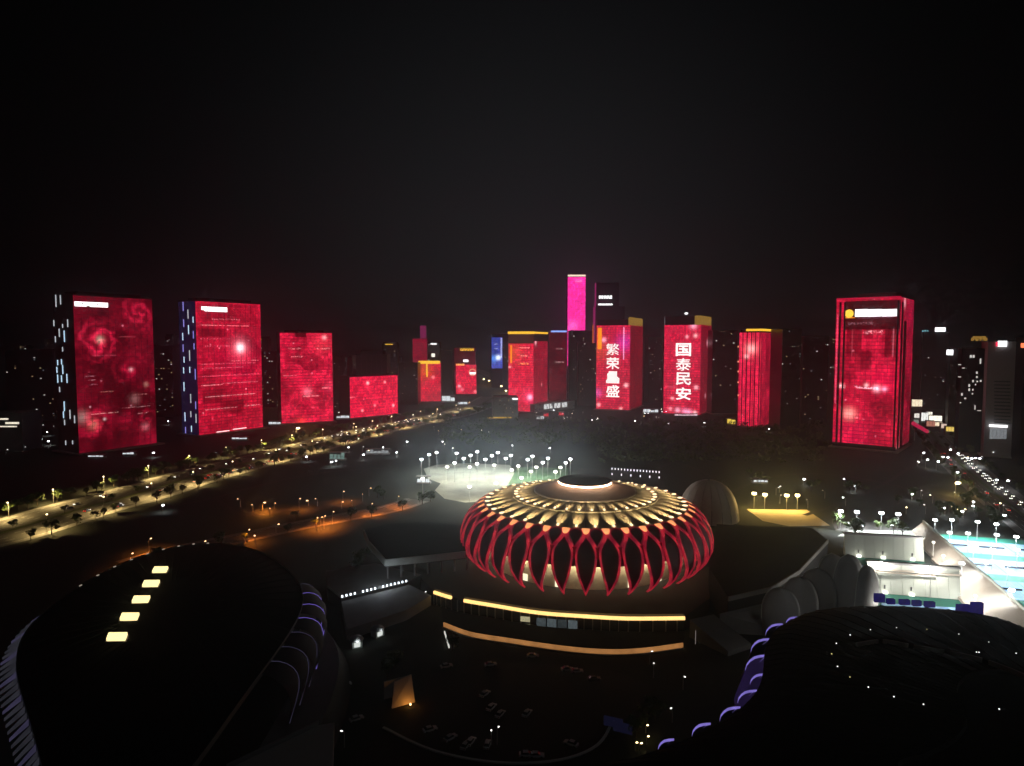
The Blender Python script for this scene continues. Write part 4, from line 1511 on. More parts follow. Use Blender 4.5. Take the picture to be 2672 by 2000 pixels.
# right hand roof wedge beside the stadium
RW = empty('angular_hall', (0, 0, 0))
tag(RW, 'dark angular roofed hall right of the lotus stadium', 'hall')
rp = [G(1900, 1560, 14), G(2010, 1535, 14), G(2085, 1490, 14), G(2160, 1410, 14), G(2120, 1378, 14), G(1985, 1374, 14), G(1870, 1368, 14), G(1850, 1480, 14)]
MB().prism([p.xy for p in rp], 0, 14).build('body', M['darkroof'], RW)
for a, b in zip(rp[:4], rp[1:4]):
    MB().sweep([(a.x, a.y - .3, 12.6), (b.x, b.y - .3, 12.6)], .5, 1.9).build('fascia_panel', M['concrete'], RW)
RP = empty('entrance_ramp', (0, 0, 0))
tag(RP, 'dark grey sloping ramp slab right of the podium', 'ramp')
MB().prism([G(1878, 1602, 8).xy, G(2010, 1566, 8).xy, G(2060, 1580, 8).xy, G(1995, 1640, 3).xy], 0, [8, 8, 7, 4]).build('ramp_slab', M['concrete'], RP)
MB().prism([G(1800, 1620, 7).xy, G(1862, 1606, 7).xy, G(1960, 1680, 2).xy, G(1900, 1700, 2).xy], 0, [7.4, 7.4, 2, 2]).build('stair_slab', M['pave'], RP)

# ------------------------------------------------------------------ left arena
AC = Vector((-108, 205, 0))
AA = math.atan2(.93, -.36)
AR = empty('oval_arena', AC, AA)
tag(AR, 'huge black oval arena roof with five glowing skylights at lower left', 'arena')
la, lb = 92.0, 42.0


def egg(c):
    t = min(1, max(0, (.25 - c) / 1.1))
    return 1 - .42 * t * t * (3 - 2 * t)


def el(t, dr=0.0, z=0.0):
    return Vector(((la + dr) * math.cos(t), (lb * egg(math.cos(t)) + dr) * math.sin(t), z))


rows = []
mb = MB()
n = 96
prof = [(0.0, 34.6), (.35, 34.2), (.7, 32.6), (.93, 30.6), (1.0, 29.6)]
for f, z in prof[1:]:
    rows.append([(la * f * math.cos(2 * PI * i / n), lb * egg(math.cos(2 * PI * i / n)) * f * math.sin(2 * PI * i / n), z) for i in range(n + 1)])
for a, b in zip(rows, rows[1:]):
    mb.strip(a, b)
mb.add([(0, 0, prof[0][1])] + rows[0][:-1], [(0, 1 + i, 1 + (i + 1) % n) for i in range(n)])
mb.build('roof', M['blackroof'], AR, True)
MB().strip([el(2 * PI * i / n, .1, 28.6) for i in range(n + 1)], [el(2 * PI * i / n, .1, 30.2) for i in range(n + 1)]).build('roof_rim', M['darksteel'], AR)
MB().strip([el(2 * PI * i / n, -2, 0) for i in range(n + 1)], [el(2 * PI * i / n, -1, 29) for i in range(n + 1)]).build('drum_wall', M['blackroof'], AR)
MB().strip([el(2 * PI * i / n, 16, 0) for i in range(n + 1)], [el(2 * PI * i / n, 12, 7) for i in range(n + 1)]).build('base_ring', M['darkroof'], AR)
MB().strip([el(2 * PI * i / n, 12, 7) for i in range(n + 1)], [el(2 * PI * i / n, -2, 7.4) for i in range(n + 1)]).build('base_deck', M['pave'], AR)
seams = MB()
for i in range(72):
    t = 2 * PI * i / 72
    pts_ = [Vector((la * f * math.cos(t), lb * egg(math.cos(t)) * f * math.sin(t), z + .12)) for f, z in prof[1:]]
    for a_, b_ in zip(pts_, pts_[1:]):
        seams.tube(a_, b_, .12, n=4, caps=False)
tag(seams.build('roof_seams', M['blackroof'], AR), kind='stuff')
inv = AR.matrix_basis.inverted()


def to_local(o, p):
    m = Matrix.Translation(o.location) @ o.rotation_euler.to_matrix().to_4x4()
    return m.inverted() @ p


sky_m = emit('skylight_glow', (1, .80, .36), 1.6, var=.12, scale=.6)
for cx_, cy_, w_, h_ in ((418, 1484, 36, 11), (394, 1520, 40, 12), (368, 1561, 42, 13), (338, 1606, 45, 14), (305, 1658, 49, 15)):
    sk = 3
    cor = [(cx_ - w_ / 2 - sk, cy_ + h_ / 2), (cx_ + w_ / 2 - sk, cy_ + h_ / 2 - .5), (cx_ + w_ / 2 + sk, cy_ - h_ / 2 - .5), (cx_ - w_ / 2 + sk, cy_ - h_ / 2)]
    pts = [to_local(AR, G(x, y, 35.2)) for x, y in cor]
    MB().prism([p.xy for p in pts], 33.4, 35.2).build('skylight', sky_m, AR)
    cen = sum(pts, Vector()) / 4
    big_ = [cen + (p - cen) * 1.18 for p in pts]
    MB().prism([p.xy for p in big_], 33.0, 34.3).build('skylight_kerb', M['darksteel'], AR)
    light('POINT', 'skylight_spill', cen + Vector((0, 0, 2.0)), 60, (1, .7, .3), AR, 1.5)

violet = emit('violet_edge_led', (.20, .14, .62), .8, var=.6, scale=.2)
violet_dim = emit('violet_edge_dim', (.09, .08, .16), .35, var=.6, scale=.3)
grey_dim = emit('pale_edge_dim', (.10, .10, .13), .2, var=.7, scale=.3)
M['leafshell'] = solid('arena_leaf_shell', (.014, .012, .026), .85, .0, var=.3, scale=.2)


def arena_leaf(elf, t, w, drop, bulge, lean, mats, parent, z0=29.3, thick=.35):
    """hanging leaf: starts at the rim, bulges out, drops to a point; LED tube along its edge"""
    n_ = 9
    Lft, Rgt, Mid = [], [], []
    for i in range(n_ + 1):
        f = i / n_
        z = z0 - drop * (f ** 1.7)
        out = bulge * math.sin(min(1, f * 1.7) * PI / 2) - bulge * .25 * max(0, f - .7) / .3
        hw = w * math.sin(PI * min(1, .28 + .72 * f)) ** .8 if f < 1 else 0.0
        tc_ = t + lean * f
        Lft.append(elf(tc_ - hw, out, z))
        Rgt.append(elf(tc_ + hw, out, z))
        Mid.append(elf(tc_, out + .8 * math.sin(PI * f), z))
    sh = MB().strip(Lft, Mid).strip(Mid, Rgt).build('leaf', M['leafshell'], parent, True)
    mb_ = MB()
    for ln in (Rgt,):
        for a_, b_ in zip(ln, ln[1:]):
            if (b_ - a_).length > .05:
                mb_.tube(a_, b_, thick, n=5)
    mb_.build('leaf_edge_light', mats, sh)
    return sh


for px, py, kind in ((687, 1664, 1), (709, 1627, 0), (744, 1591, 0), (787, 1558, 0), (812, 1528, 1), (688, 1702, 1), (700, 1740, 1)):
    p = to_local(AR, G(px, py, 29.5))
    t = min((R(q / 4) for q in range(-720, 720)), key=lambda q: (el(q) - Vector((p.x, p.y, 0))).length)
    arena_leaf(el, t, .05, 17, 7.5, .02, violet if kind == 0 else violet_dim, AR, thick=.13)
fin_me = None
for i in range(27):
    t = R(72) + i * R(2.35)
    p0, p1 = el(t, .2, 29.8), el(t + .012, 4.2, 27.2)
    nrm = (el(t + .001) - el(t)).normalized() * .13
    MB().add([p0 - nrm, p0 + nrm, p1 + nrm, p1 - nrm, p0 - nrm + Vector((0, 0, -1.6)), p0 + nrm + Vector((0, 0, -1.6)), p1 + nrm + Vector((0, 0, -.7)), p1 - nrm + Vector((0, 0, -.7))],
             [(0, 1, 2, 3), (0, 4, 5, 1), (1, 5, 6, 2), (2, 6, 7, 3), (3, 7, 4, 0)]).build('louvre_fin', grey_dim if i % 4 else violet_dim, AR)
# roof edge small lamps at the far rim
rl = MB().box(-.5, .5, -.15, .15, 0, .35).mesh('rim_lamp', emit('rim_lamp', (.6, .5, .4), .5, sample=False))
for i in range(9):
    t = R(-8 + i * 8)
    link('rim_lamp', rl, AR, el(t, -.3, 30.0), (0, 0, t + PI / 2))

# slab bridge at the bottom edge
BR = empty('access_bridge', (0, 0, 0))
tag(BR, 'grey concrete access bridge at the bottom left corner of the forecourt', 'bridge')
b0 = [G(590, 2010, 18), G(828, 1893, 18), G(872, 1886, 18), G(868, 2015, 18)]
MB().prism([p.xy for p in b0], 15.8, 18).build('bridge_slab', solid('bridge_concrete', (.55, .52, .48), .85, var=.12, scale=.1), BR)
MB().sweep([b0[0] + Vector((0, .4, -.2)), b0[1] + Vector((.3, .3, -.2))], .5, 1.3).build('parapet', M['concrete'], BR)
for p in (b0[1].lerp(b0[2], .5) + Vector((0, -4, 0)), (b0[0] + b0[3]) / 2 + Vector((0, 4, 0))):
    MB().tube((p.x, p.y, -.2), (p.x, p.y, 15.9), 1.4, n=12).build('pier', M['concrete'], BR)

# ------------------------------------------------------------------ right arena
BC = Vector((128, 128, 0))
BA = empty('round_arena', BC)
tag(BA, 'black round stadium roof with violet petal tips and pin lights at lower right', 'arena')
ra, rb = 82.0, 85.0


rim = [G(x, y, 33.5) - BC for x, y in ((2800, 1692), (2672, 1650), (2580, 1616), (2450, 1594), (2270, 1584), (2130, 1594), (2055, 1624), (2012, 1660), (1996, 1700),
                                       (1992, 1742), (1984, 1784), (1962, 1820), (1915, 1862), (1845, 1904), (1745, 1948), (1600, 2000))]
rim += [Vector((x, y, 0)) - BC for x, y in ((2, 120), (8, 80), (40, 48), (90, 35), (150, 45), (195, 80), (212, 125), (200, 165))]
RIM = smooth_line(rim + [rim[0]], 6)


def el2(t, dr=0.0, z=0.0):
    p = RIM[int(round((t % (2 * PI)) / (2 * PI) * (len(RIM) - 1)))]
    d_ = Vector((p.x, p.y, 0)).normalized()
    return Vector((p.x, p.y, z)) + d_ * dr


mb = MB()
rows = []
n = len(RIM) - 1
for f, z in ((1.0, 33.5), (.93, 36.2), (.82, 37.6), (.6, 37.5), (.42, 37.3)):
    rows.append([(p.x * f, p.y * f, z) for p in RIM])
for a, b in zip(rows, rows[1:]):
    mb.strip(a, b)
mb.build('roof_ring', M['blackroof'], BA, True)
MB().strip(rows[-1], [(x * .99, y * .99, 35.5) for x, y, z in rows[-1]]).build('inner_rim', M['darksteel'], BA)
MB().add([(x * .995, y * .995, 36.2) for x, y, z in rows[-1][:-1]], [tuple(range(n))]).build('opening_cover', M['blackroof'], BA)
MB().strip([el2(2 * PI * i / n, -2, 0) for i in range(n + 1)], [el2(2 * PI * i / n, 0, 33.5) for i in range(n + 1)]).build('drum_wall', M['blackroof'], BA)
seams = MB()
for i in range(0, n, 2):
    for a_, b_ in zip(rows, rows[1:]):
        seams.tube(Vector(a_[i]) + Vector((0, 0, .05)), Vector(b_[i]) + Vector((0, 0, .05)), .13, n=4, caps=False)
tag(seams.build('roof_seams', M['blackroof'], BA), kind='stuff')
# faint pale panels on the inner rim
pm = solid('inner_rim_panel', (.42, .38, .36), .6, var=.2, scale=.3)
arcp = smooth_line([G(x, y, 38.0) - BC for x, y in ((2235, 1683), (2304, 1674), (2385, 1688), (2480, 1704), (2580, 1728), (2690, 1772), (2760, 1812))], 6)
for i in range(0, len(arcp) - 5, 6):
    seg_ = arcp[i:i + 6]
    MB().sweep([(p.x, p.y, 37.2) for p in seg_], .5, 1.3).build('rim_panel', pm, BA)
# pin lights
pin = MB().ball((0, 0, 0), .16, .16, .15, 8, 5).mesh('pin_light', emit('pin_light', (1, 1, 1), 1.6, sample=False))
pin_y = MB().ball((0, 0, 0), .16, .16, .15, 8, 5).mesh('pin_light', emit('pin_light_yellow', (.9, .8, .3), .8, sample=False))
zoom = .4394
for x, y, z_, me_ in ((1180, 358, 37.8, pin), (1300, 327, 37.9, pin), (1455, 315, 37.9, pin), (1635, 325, 37.9, pin_y), (1825, 353, 37.9, pin), (2003, 400, 37.9, pin),
                      (2165, 467, 37.9, pin), (1098, 408, 37.9, pin), (1070, 470, 37.9, pin_y), (1105, 545, 37.9, pin), (1178, 608, 37.9, pin_y), (1288, 668, 37.9, pin),
                      (1440, 725, 37.6, pin), (1615, 770, 37.4, pin), (1845, 800, 36.6, pin), (2065, 798, 36.2, pin), (1930, 460, 37.9, pin), (1945, 461, 37.9, pin)):
    link('pin_light', me_, BA, G(1700 + x * zoom, 1500 + y * zoom, z_ + .25) - BC)
# violet crescent tips and the leaves below them
vio2 = emit('violet_tip_led', (.34, .26, .92), .6, var=.5, scale=.4)
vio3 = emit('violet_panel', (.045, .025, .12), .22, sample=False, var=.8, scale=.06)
for k_, (px, py, sz) in enumerate(((2065, 1614, 1.7), (2020, 1634, 2.6), (1986, 1674, 3.1), (1976, 1718, 3.6), (1978, 1764, 2.4), (1950, 1808, 2.9), (1905, 1852, 3.1), (1830, 1894, 2.8), (1738, 1934, 2.4), (1845, 1905, 0))):
    if not sz:
        continue
    zt = 32.5
    k0 = sz / 3.0

    def tp(dx, dy, dz=0.0):
        return G(px + dx * k0, py + dy * k0, zt + dz) - BC
    mid = [(-26, 24), (-23, 13), (-16, 4), (-6, -3), (6, -6), (16, -7), (26, -8)]
    wid = [.2, .5, .8, 1.1, 1.1, .9, .2]
    A = [tp(x - w * .5, y - w * .8) for (x, y), w in zip(mid, wid)]
    B = [tp(x + w * .5, y + w * .8) for (x, y), w in zip(mid, wid)]
    Cc = [p + Vector((0, 0, -.5)) for p in B]
    tip = MB().strip(A, B).strip(B, Cc).build('petal_tip_light', vio2, BA)
    inn = [(25, -7), (14, 0), (4, 9)]
    iw = [.1, .5, .1]
    MB().strip([tp(x, y - w) for (x, y), w in zip(inn, iw)], [tp(x, y + w) for (x, y), w in zip(inn, iw)]).build('petal_tip_light', vio2, BA)
    # the leaf under the tip, reaching down to the ground
    L0 = [tp(x + 1, y + 2, -.3) for x, y in mid]
    L1 = [p + Vector((-2.5, 1.5, -9)) for p in L0]
    L2 = [p * 1.0 + Vector((1.5, -1.0, -30)) for p in L0]
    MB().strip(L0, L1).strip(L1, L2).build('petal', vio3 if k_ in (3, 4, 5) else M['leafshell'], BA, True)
# lit violet boxes behind the far rim
vb = emit('violet_box', (.03, .018, .22), .3, var=1.0, scale=.9)
for px, py, w_, h_ in ((2300, 1583, 26, 20), (2330, 1592, 20, 12), (2366, 1594, 26, 12), (2398, 1597, 22, 13), (2432, 1600, 26, 13), (2520, 1611, 34, 18), (2556, 1612, 30, 30)):
    z_ = 33.0
    p = G(px, py + h_ / 2, z_) - BC
    s_ = (p + BC).y / F
    MB().box(-w_ / 2 * s_, w_ / 2 * s_, -.6, .6, 0, h_ * s_ * 1.1).build('violet_panel', vb, BA).location = p + Vector((0, 1.5, 2.2))

# ------------------------------------------------------------------ forecourt at the bottom centre
fc = [G(900, 1985), G(1060, 1880), G(1120, 1760), G(1280, 1730), G(1560, 1735), G(1700, 1790), G(1690, 1900), G(1560, 1990), G(1300, 2030)]
flat('forecourt', fc, .03, M['deck'], 'dim paved forecourt with parked cars below the podium')
arc = smooth_line([G(1000, 1900), G(1130, 1960), G(1300, 1992), G(1460, 1985), G(1560, 1945), G(1600, 1880)], 5)
o = MB().sweep([(p.x, p.y, .03) for p in arc], .8, .35).build('kerb', M['white'])
tag(o, 'pale curved kerb round the forecourt at the bottom', 'kerb')
for p, en, co in ((G(1340, 1950, 7), 130, (.8, .85, 1)), (G(1560, 1880, 7), 60, (.7, .75, 1))):
    pass

for i, (w_, pts_) in enumerate(((5, [(1500, 1300), (1620, 1262), (1760, 1206), (1900, 1165), (2060, 1140)]), (5, [(1880, 1300), (2010, 1245), (2180, 1240), (2380, 1278), (2520, 1320)]),
                               (4, [(1760, 1206), (1840, 1235), (1900, 1290)]), (4, [(2100, 1345), (2230, 1300), (2330, 1250), (2400, 1200)]), (5, [(430, 1325), (560, 1300), (700, 1262), (860, 1232), (1010, 1222)]),
                               (4, [(560, 1300), (640, 1345), (760, 1330)]))):
    ln = smooth_line([G(x, y) for x, y in pts_], 5)
    o = MB().strip([(*p.xy, .05) for p in offset_line(ln, w_ / 2)], [(*p.xy, .05) for p in offset_line(ln, -w_ / 2)]).build('path', M['deck'])
    tag(o, 'pale park path winding through the dark ground, number %s' % ordinal(i + 1), kind='structure')

# egg shaped dome behind the stadium
dc = G(1848, 1352)
DM = empty('egg_dome', dc)
tag(DM, 'pale egg shaped dome lit from the right behind the lotus stadium', 'dome')
ng = 18
for i in range(ng):
    t0, t1 = 2 * PI * i / ng + .008, 2 * PI * (i + 1) / ng - .008
    mb = MB()
    prev = None
    for j in range(9):
        a = PI / 2 * j / 8
        r_, z_ = 20.0 * math.cos(a) ** .85 if j < 8 else .05, 26 * math.sin(a)
        row = [(r_ * math.cos(t0 + (t1 - t0) * q / 3), r_ * math.sin(t0 + (t1 - t0) * q / 3), z_) for q in range(4)]
        if prev:
            mb.strip(prev, row)
        prev = row
    mb.build('gore_panel', M['dome'], DM, True)
MB().ball((0, 0, 26), .6).build('finial', M['steel'], DM)

# ------------------------------------------------------------------ tennis courts at right
wd = (G(2672, 1640) - G(2415, 1400))
wd = Vector((-wd.x, -wd.y, 0)).normalized()          # along the stand, away from camera
wn = Vector((wd.y, -wd.x, 0))                         # to the right of the stand
WO = G(2415, 1400)
cx_poly = [WO + wn * 1 + wd * 8, WO + wn * 62 + wd * 8, WO + wn * 95 - wd * 30, WO + wn * 95 - wd * 175, WO + wn * 1 - wd * 175]
flat('court_surround', cx_poly, .02, M['courtgreen'], 'green acrylic surround of the floodlit outdoor tennis courts')
court_line = M['paint']
cnt = 0
for row in range(5):
    for colm in range(4):
        c0 = WO + wn * (11 + colm * 18.5) - wd * (16 + row * 36.5)
        if colm == 3 and row == 0:
            continue
        if c0.y < 210:
            continue
        cnt += 1
        K = empty('tennis_court', (c0.x, c0.y, .03), math.atan2(wd.y, wd.x) - PI / 2)
        tag(K, 'blue tennis court, %s from the diagonal stand in the %s row from the back' % (ordinal(colm + 1), ordinal(row + 1)), 'court', 'floodlit outdoor tennis courts')
        MB().add([(-9.1, -13.4, 0), (9.1, -13.4, 0), (9.1, 13.4, 0), (-9.1, 13.4, 0)], [(0, 1, 2, 3)]).build('surface', M['courtblue'], K)
        lm = MB()
        for x0, x1, y0, y1 in ((-5.5, 5.5, -11.95, -11.8), (-5.5, 5.5, 11.8, 11.95), (-5.55, -5.4, -11.8, 11.8), (5.4, 5.55, -11.8, 11.8), (-4.15, -4.05, -11.8, 11.8),
                               (4.05, 4.15, -11.8, 11.8), (-4.05, 4.05, -6.45, -6.35), (-4.05, 4.05, 6.35, 6.45), (-.05, .05, -6.35, 6.35)):
            lm.add([(x0, y0, .01), (x1, y0, .01), (x1, y1, .01), (x0, y1, .01)], [(0, 1, 2, 3)])
        lm.build('court_lines', court_line, K)
        MB().box(-6.4, 6.4, -.03, .03, .05, 1.0).build('net', M['darksteel'], K)
        for sx in (-1, 1):
            MB().tube((sx * 6.4, 0, 0), (sx * 6.4, 0, 1.1), .08).build('net_post', M['steel'], K)

SD = empty('court_stand', (0, 0, 0))
tag(SD, 'long cream sloping stand running diagonally between the tennis courts', 'stand')
secs = 9
for i in range(secs):
    s0, s1 = -6 + i * 19, -6 + (i + 1) * 19 - .4
    a0, a1 = WO - wd * s0, WO - wd * s1
    w_ = 6 + i * 1.6
    pts = [a0, a1, a1 - wn * w_, a0 - wn * w_]
    MB().prism([p.xy for p in pts], 0, [7.5, 7.5, 1.5, 1.5]).build('stand_section', M['cream'], SD)
MB().sweep([WO + wd * 6 + Vector((0, 0, 7.4)), WO - wd * 165 + Vector((0, 0, 7.4))], .6, 1.3).build('parapet', M['white'], SD)


def show_wall(name, label, bl, br, top_y, fl):
    a, b = G(*bl), G(*br)
    W_ = (b - a).length
    ang = math.atan2(b.y - a.y, b.x - a.x)
    K = empty(name, a, ang)
    tag(K, label, 'wall')
    H = at(bl[0], top_y, a.y).z
    npan = 8
    for i in range(npan):
        x0, x1 = W_ * i / npan + .06, W_ * (i + 1) / npan - .06
        MB().add([(x0, 0, 0), (x1, 0, 0), (x1, 3.2, H), (x0, 3.2, H), (x0, 4.6, 0), (x1, 4.6, 0), (x1, 4.6, H), (x0, 4.6, H)],
                 [(0, 1, 2, 3), (4, 7, 6, 5), (0, 3, 7, 4), (1, 5, 6, 2), (3, 2, 6, 7)]).build('wall_panel', M['white'], K)
    MB().box(-.4, W_ + .4, 2.6, 5.2, H + .02, H + .9).build('coping', M['shell'], K)
    for f in fl:
        MB().box(W_ * f - 1.1, W_ * f + 1.1, -1.0, -.6, .2, 1.5).build('wall_light', emit('wall_light', (1, .97, .85), 3), K)
        light('POINT', 'wall_wash', (W_ * f, -2.0, 2.4), 160, (1, .96, .82), K, .5)
        MB().box(W_ * f - .35, W_ * f + .35, .35, .6, 2.2, 4.0).build('number_plate', M['darksteel'], K)
    return K, W_, H


K, W_, H = show_wall('court_wall', 'pale green lit end wall of the farther show court', (2206, 1452), (2412, 1466), 1398, (.17, .48, .85))
K2, W2, H2 = show_wall('court_wall', 'warm white end wall of the nearer show court with beam', (2266, 1546), (2508, 1566), 1474, (.18, .47))
MB().box(W2 * .06, W2 * 1.0, .9, 1.6, H2 * .80, H2 * .86).build('wall_beam', M['cream'], K2)
MB().box(W2 * .06, W2 * .72, .4, 1.0, H2 * .73, H2 * .765).build('wall_beam', M['cream'], K2)
fA = [G(2206, 1453), G(2412, 1467), G(2440, 1502), G(2240, 1500)]
flat('court_floor', fA, .05, M['courtgreen'], 'green floor strip of the farther show court')
flat('court_floor', [p + Vector((0, 0, 0)) for p in (G(2228, 1474), G(2400, 1484), G(2420, 1500), G(2240, 1498))], .07, M['courtblue'], 'blue playing floor of the farther show court')
flat('court_floor', [G(2262, 1547), G(2508, 1567), G(2560, 1640), G(2290, 1640)], .05, M['courtgreen'], 'green floor strip of the nearer show court')
flat('court_floor', [G(2300, 1574), G(2520, 1588), G(2550, 1640), G(2306, 1640)], .07, M['courtblue'], 'blue playing floor of the nearer show court')
pts = [G(2150, 1402), G(2215, 1385), G(2385, 1386), G(2405, 1408), G(2200, 1398), G(2165, 1412)]
flat('plaza', [G(2185, 1400), G(2215, 1384), G(2390, 1385), G(2405, 1410)], .06, M['white'], 'white lit paved court behind the show court wall')
flat('plaza', [G(2180, 1385), G(2370, 1383), G(2360, 1365), G(2170, 1362)], .05, M['asphalt'], 'dark asphalt court behind the row of four masts')

# grey shell petals beside the show courts
for i, (px, pyb, pyt, w_, D_, lab) in enumerate((
        (2040, 1592, 1528, 10, 262, 'lowest grey shell petal at the left end of the row'),
        (2085, 1590, 1500, 10, 266, 'second grey shell petal from the left beside the show courts'),
        (2128, 1588, 1478, 11, 270, 'third grey shell petal from the left beside the show courts'),
        (2165, 1585, 1440, 10, 276, 'tall grey shell petal with pale edge in the middle of the row'),
        (2205, 1590, 1442, 11, 272, 'fifth grey shell petal, greenish lit, near the show courts'),
        (2250, 1598, 1470, 9, 268, 'rightmost grey shell petal with cream lit face beside court wall'))):
    top = at(px, pyt, D_)
    Kp = empty('shell_petal', (top.x, D_, 0), R(-25 + i * 9))
    tag(Kp, lab, 'shell', 'grey shell petals beside the show courts')
    h_ = top.z
    mb = MB()
    rowp = []
    for j in range(25):
        f = j / 24
        hw = w_ * .72 * (math.sqrt(max(0, 1 - (max(0, f - .5) / .5) ** 2.4)) if f > .5 else .86 + .14 * math.sin(f * PI)) + .02
        rowp.append([(hw * s_, -1.6 * (1 - s_ * s_) - 3.0 * math.sin(f * PI * .8), h_ * f) for s_ in (-1, -.8, -.6, -.4, -.2, 0, .2, .4, .6, .8, 1)])
    for a, b in zip(rowp, rowp[1:]):
        mb.strip(a, b)
    sh = mb.build('shell', M['shell'], Kp, True)
    md = sh.modifiers.new('thick', 'SOLIDIFY')
    md.thickness = .4
    ed = MB()
    for a, b in zip(rowp[9:], rowp[10:]):
        ed.tube(a[0], b[0], .14, n=5)
    ed.build('edge_trim', M['white'], Kp)

# yellow field
flat('sports_field', [G(1948, 1329), G(2105, 1331), G(2166, 1372), G(2060, 1374), G(1990, 1360)], .02, M['sand'], 'sandy field lit yellow by four sodium masts')
# practice pitch
flat('sports_field', [G(1105, 1224), G(1140, 1213), G(1220, 1209), G(1330, 1214), G(1345, 1240), G(1325, 1290), G(1290, 1306), G(1215, 1312), G(1160, 1302), G(1135, 1280), G(1150, 1262), G(1118, 1250)], .02, M['palefield'], 'pale hard pitch under white floodlights')
flat('sports_field', [G(1352, 1219), G(1484, 1222), G(1476, 1268), G(1322, 1270)], .03, M['turf'], 'green turf pitch under white floodlights')
flat('plaza', [G(1510, 1222), G(1725, 1228), G(1735, 1275), G(1500, 1270)], .02, M['deck'], 'brown paved terrace behind the lotus stadium')

# ------------------------------------------------------------------ lamps
WARM = (1.0, .66, .22)
ORANGE = (1.0, .33, .05)
COOL = (.86, .96, 1.0)
HEAD = {
    'warm': emit('lamp_head_warm', (1, .74, .36), 9, sample=False),
    'orange': emit('lamp_head_orange', (1, .52, .24), 5, sample=False),
    'cool': emit('lamp_head_cool', (.92, .98, 1), 14, sample=False),
    'coolwarm': emit('lamp_head_cream', (1, .96, .80), 12, sample=False),
    'yellow': emit('lamp_head_yellow', (1, .80, .38), 14, sample=False),
    'dim': emit('lamp_head_dim', (.9, .9, .85), 2.2, sample=False),
}
LIGHTS = {}


def shared_light(key, energy, color, size, spot=True):
    if key not in LIGHTS:
        d = bpy.data.lights.new(key, 'SPOT' if spot else 'POINT')
        d.energy = energy
        d.color = color
        d.shadow_soft_size = size
        if spot:
            d.spot_size = R(155)
            d.spot_blend = .5
        LIGHTS[key] = d
    return LIGHTS[key]


MESH = {}


def cached(key, fn):
    if key not in MESH:
        MESH[key] = fn()
    return MESH[key]


def street_lamp(name, label, head, z, kind, lightkey, rz=0.0, cat='street lamp', group=None, hs=1.0, arm=1.6, base_z=0.0):
    """pole, curved arm, lamp head; head = photo point of the lamp"""
    p = G(head[0], head[1], z)
    K = empty(name, (p.x, p.y, base_z), rz)
    tag(K, label, cat, group)
    H = z - base_z
    link('pole', cached(('pole', round(H, 1)), lambda: MB().tube((-arm, 0, -.1), (-arm, 0, H - .4), .16, .10, 6).mesh('pole', M['steel'])), K)
    link('arm', cached(('arm', round(H, 1), arm), lambda: MB().tube((-arm, 0, H - .5), (-arm * .4, 0, H + .1), .09, n=5).tube((-arm * .4, 0, H + .1), (0, 0, H + .15), .08, n=5).mesh('arm', M['steel'])), K)
    link('lamp_head', cached(('head', round(H, 1), kind, hs), lambda: MB().ball((.2, 0, H), .95 * hs, .5 * hs, .38 * hs, 8, 5).mesh('lamp_head', HEAD[kind])), K)
    if lightkey:
        l = bpy.data.objects.new('lamp_light', LIGHTS[lightkey])
        C.objects.link(l)
        l.parent = K
        l.location = (.2, 0, H - .6 * hs)
    return K


shared_light('avenue', 44000, (1.0, .69, .25), .5)
shared_light('orange', 15000, (1.0, .24, .03), .5)
shared_light('flood', 10500, (.90, 1.0, .94), .8, False)
shared_light('floodwarm', 11000, (1.0, .90, .66), .8, False)
shared_light('yellow', 13000, (1.0, .66, .18), .6, False)
shared_light('tennis', 32000, (.92, .98, 1.0), .8)
shared_light('shell', 1300, (1.0, .97, .92), .6, False)
shared_light('court', 8000, (1.0, .95, .86), .6, False)
shared_light('park', 1400, (.9, .95, 1.0), .4)

far_side = [(138, 1278), (387, 1216), (494, 1190), (590, 1168), (682, 1149), (762, 1136), (842, 1121), (923, 1106), (972, 1099), (1022, 1087), (1097, 1074), (1141, 1068), (1190, 1058), (1225, 1050)]
near_side = [(-60, 1372), (122, 1343), (270, 1297), (395, 1262), (504, 1232), (607, 1205), (720, 1175), (815, 1152), (905, 1130), (985, 1112), (1060, 1096), (1130, 1080)]
mid_side = [(270, 1244), (20, 1312)]
for i, h in enumerate(far_side):
    street_lamp('street_lamp', 'tall street lamp on the far kerb of the avenue, %s from the left' % ordinal(i + 1), h, 11, 'warm', 'avenue', R(-60), group='street lamps along the avenue')
for i, h in enumerate(near_side):
    if i == 0:
        continue
    street_lamp('street_lamp', 'tall street lamp on the near kerb of the avenue, %s from the left' % ordinal(i), h, 11, 'warm', 'avenue', R(120), group='street lamps along the avenue')
for i, h in enumerate(mid_side):
    street_lamp('street_lamp', ('street lamp where the side road joins, below the rose tower', 'street lamp at the left edge on the far kerb of the avenue')[i], h, 11, 'warm', 'avenue', R(-60), group='street lamps along the avenue')
far_l = [(1262, 990), (1276, 994), (1308, 1008), (1233, 972), (1320, 1020)]
shared_light('farroad', 30000, (1.0, .52, .14), 1)
for i, h in enumerate(sorted(far_l)):
    street_lamp('street_lamp', 'far amber street lamp on the curving road, %s from the left' % ordinal(i + 1), h, 16, 'yellow', 'farroad', hs=2.2, group='lamps on the distant road')
org_l = [(345, 1445), (393, 1406), (535, 1413), (650, 1383), (783, 1302), (828, 1352), (840, 1350), (848, 1347), (870, 1336), (897, 1283), (971, 1315), (1040, 1296)]
for i, h in enumerate(org_l):
    street_lamp('street_lamp', 'small orange street lamp behind the dark arena, %s from the left' % ordinal(i + 1), h, 8, 'orange', 'orange', R(80), group='orange lamps along the side street', hs=.7)
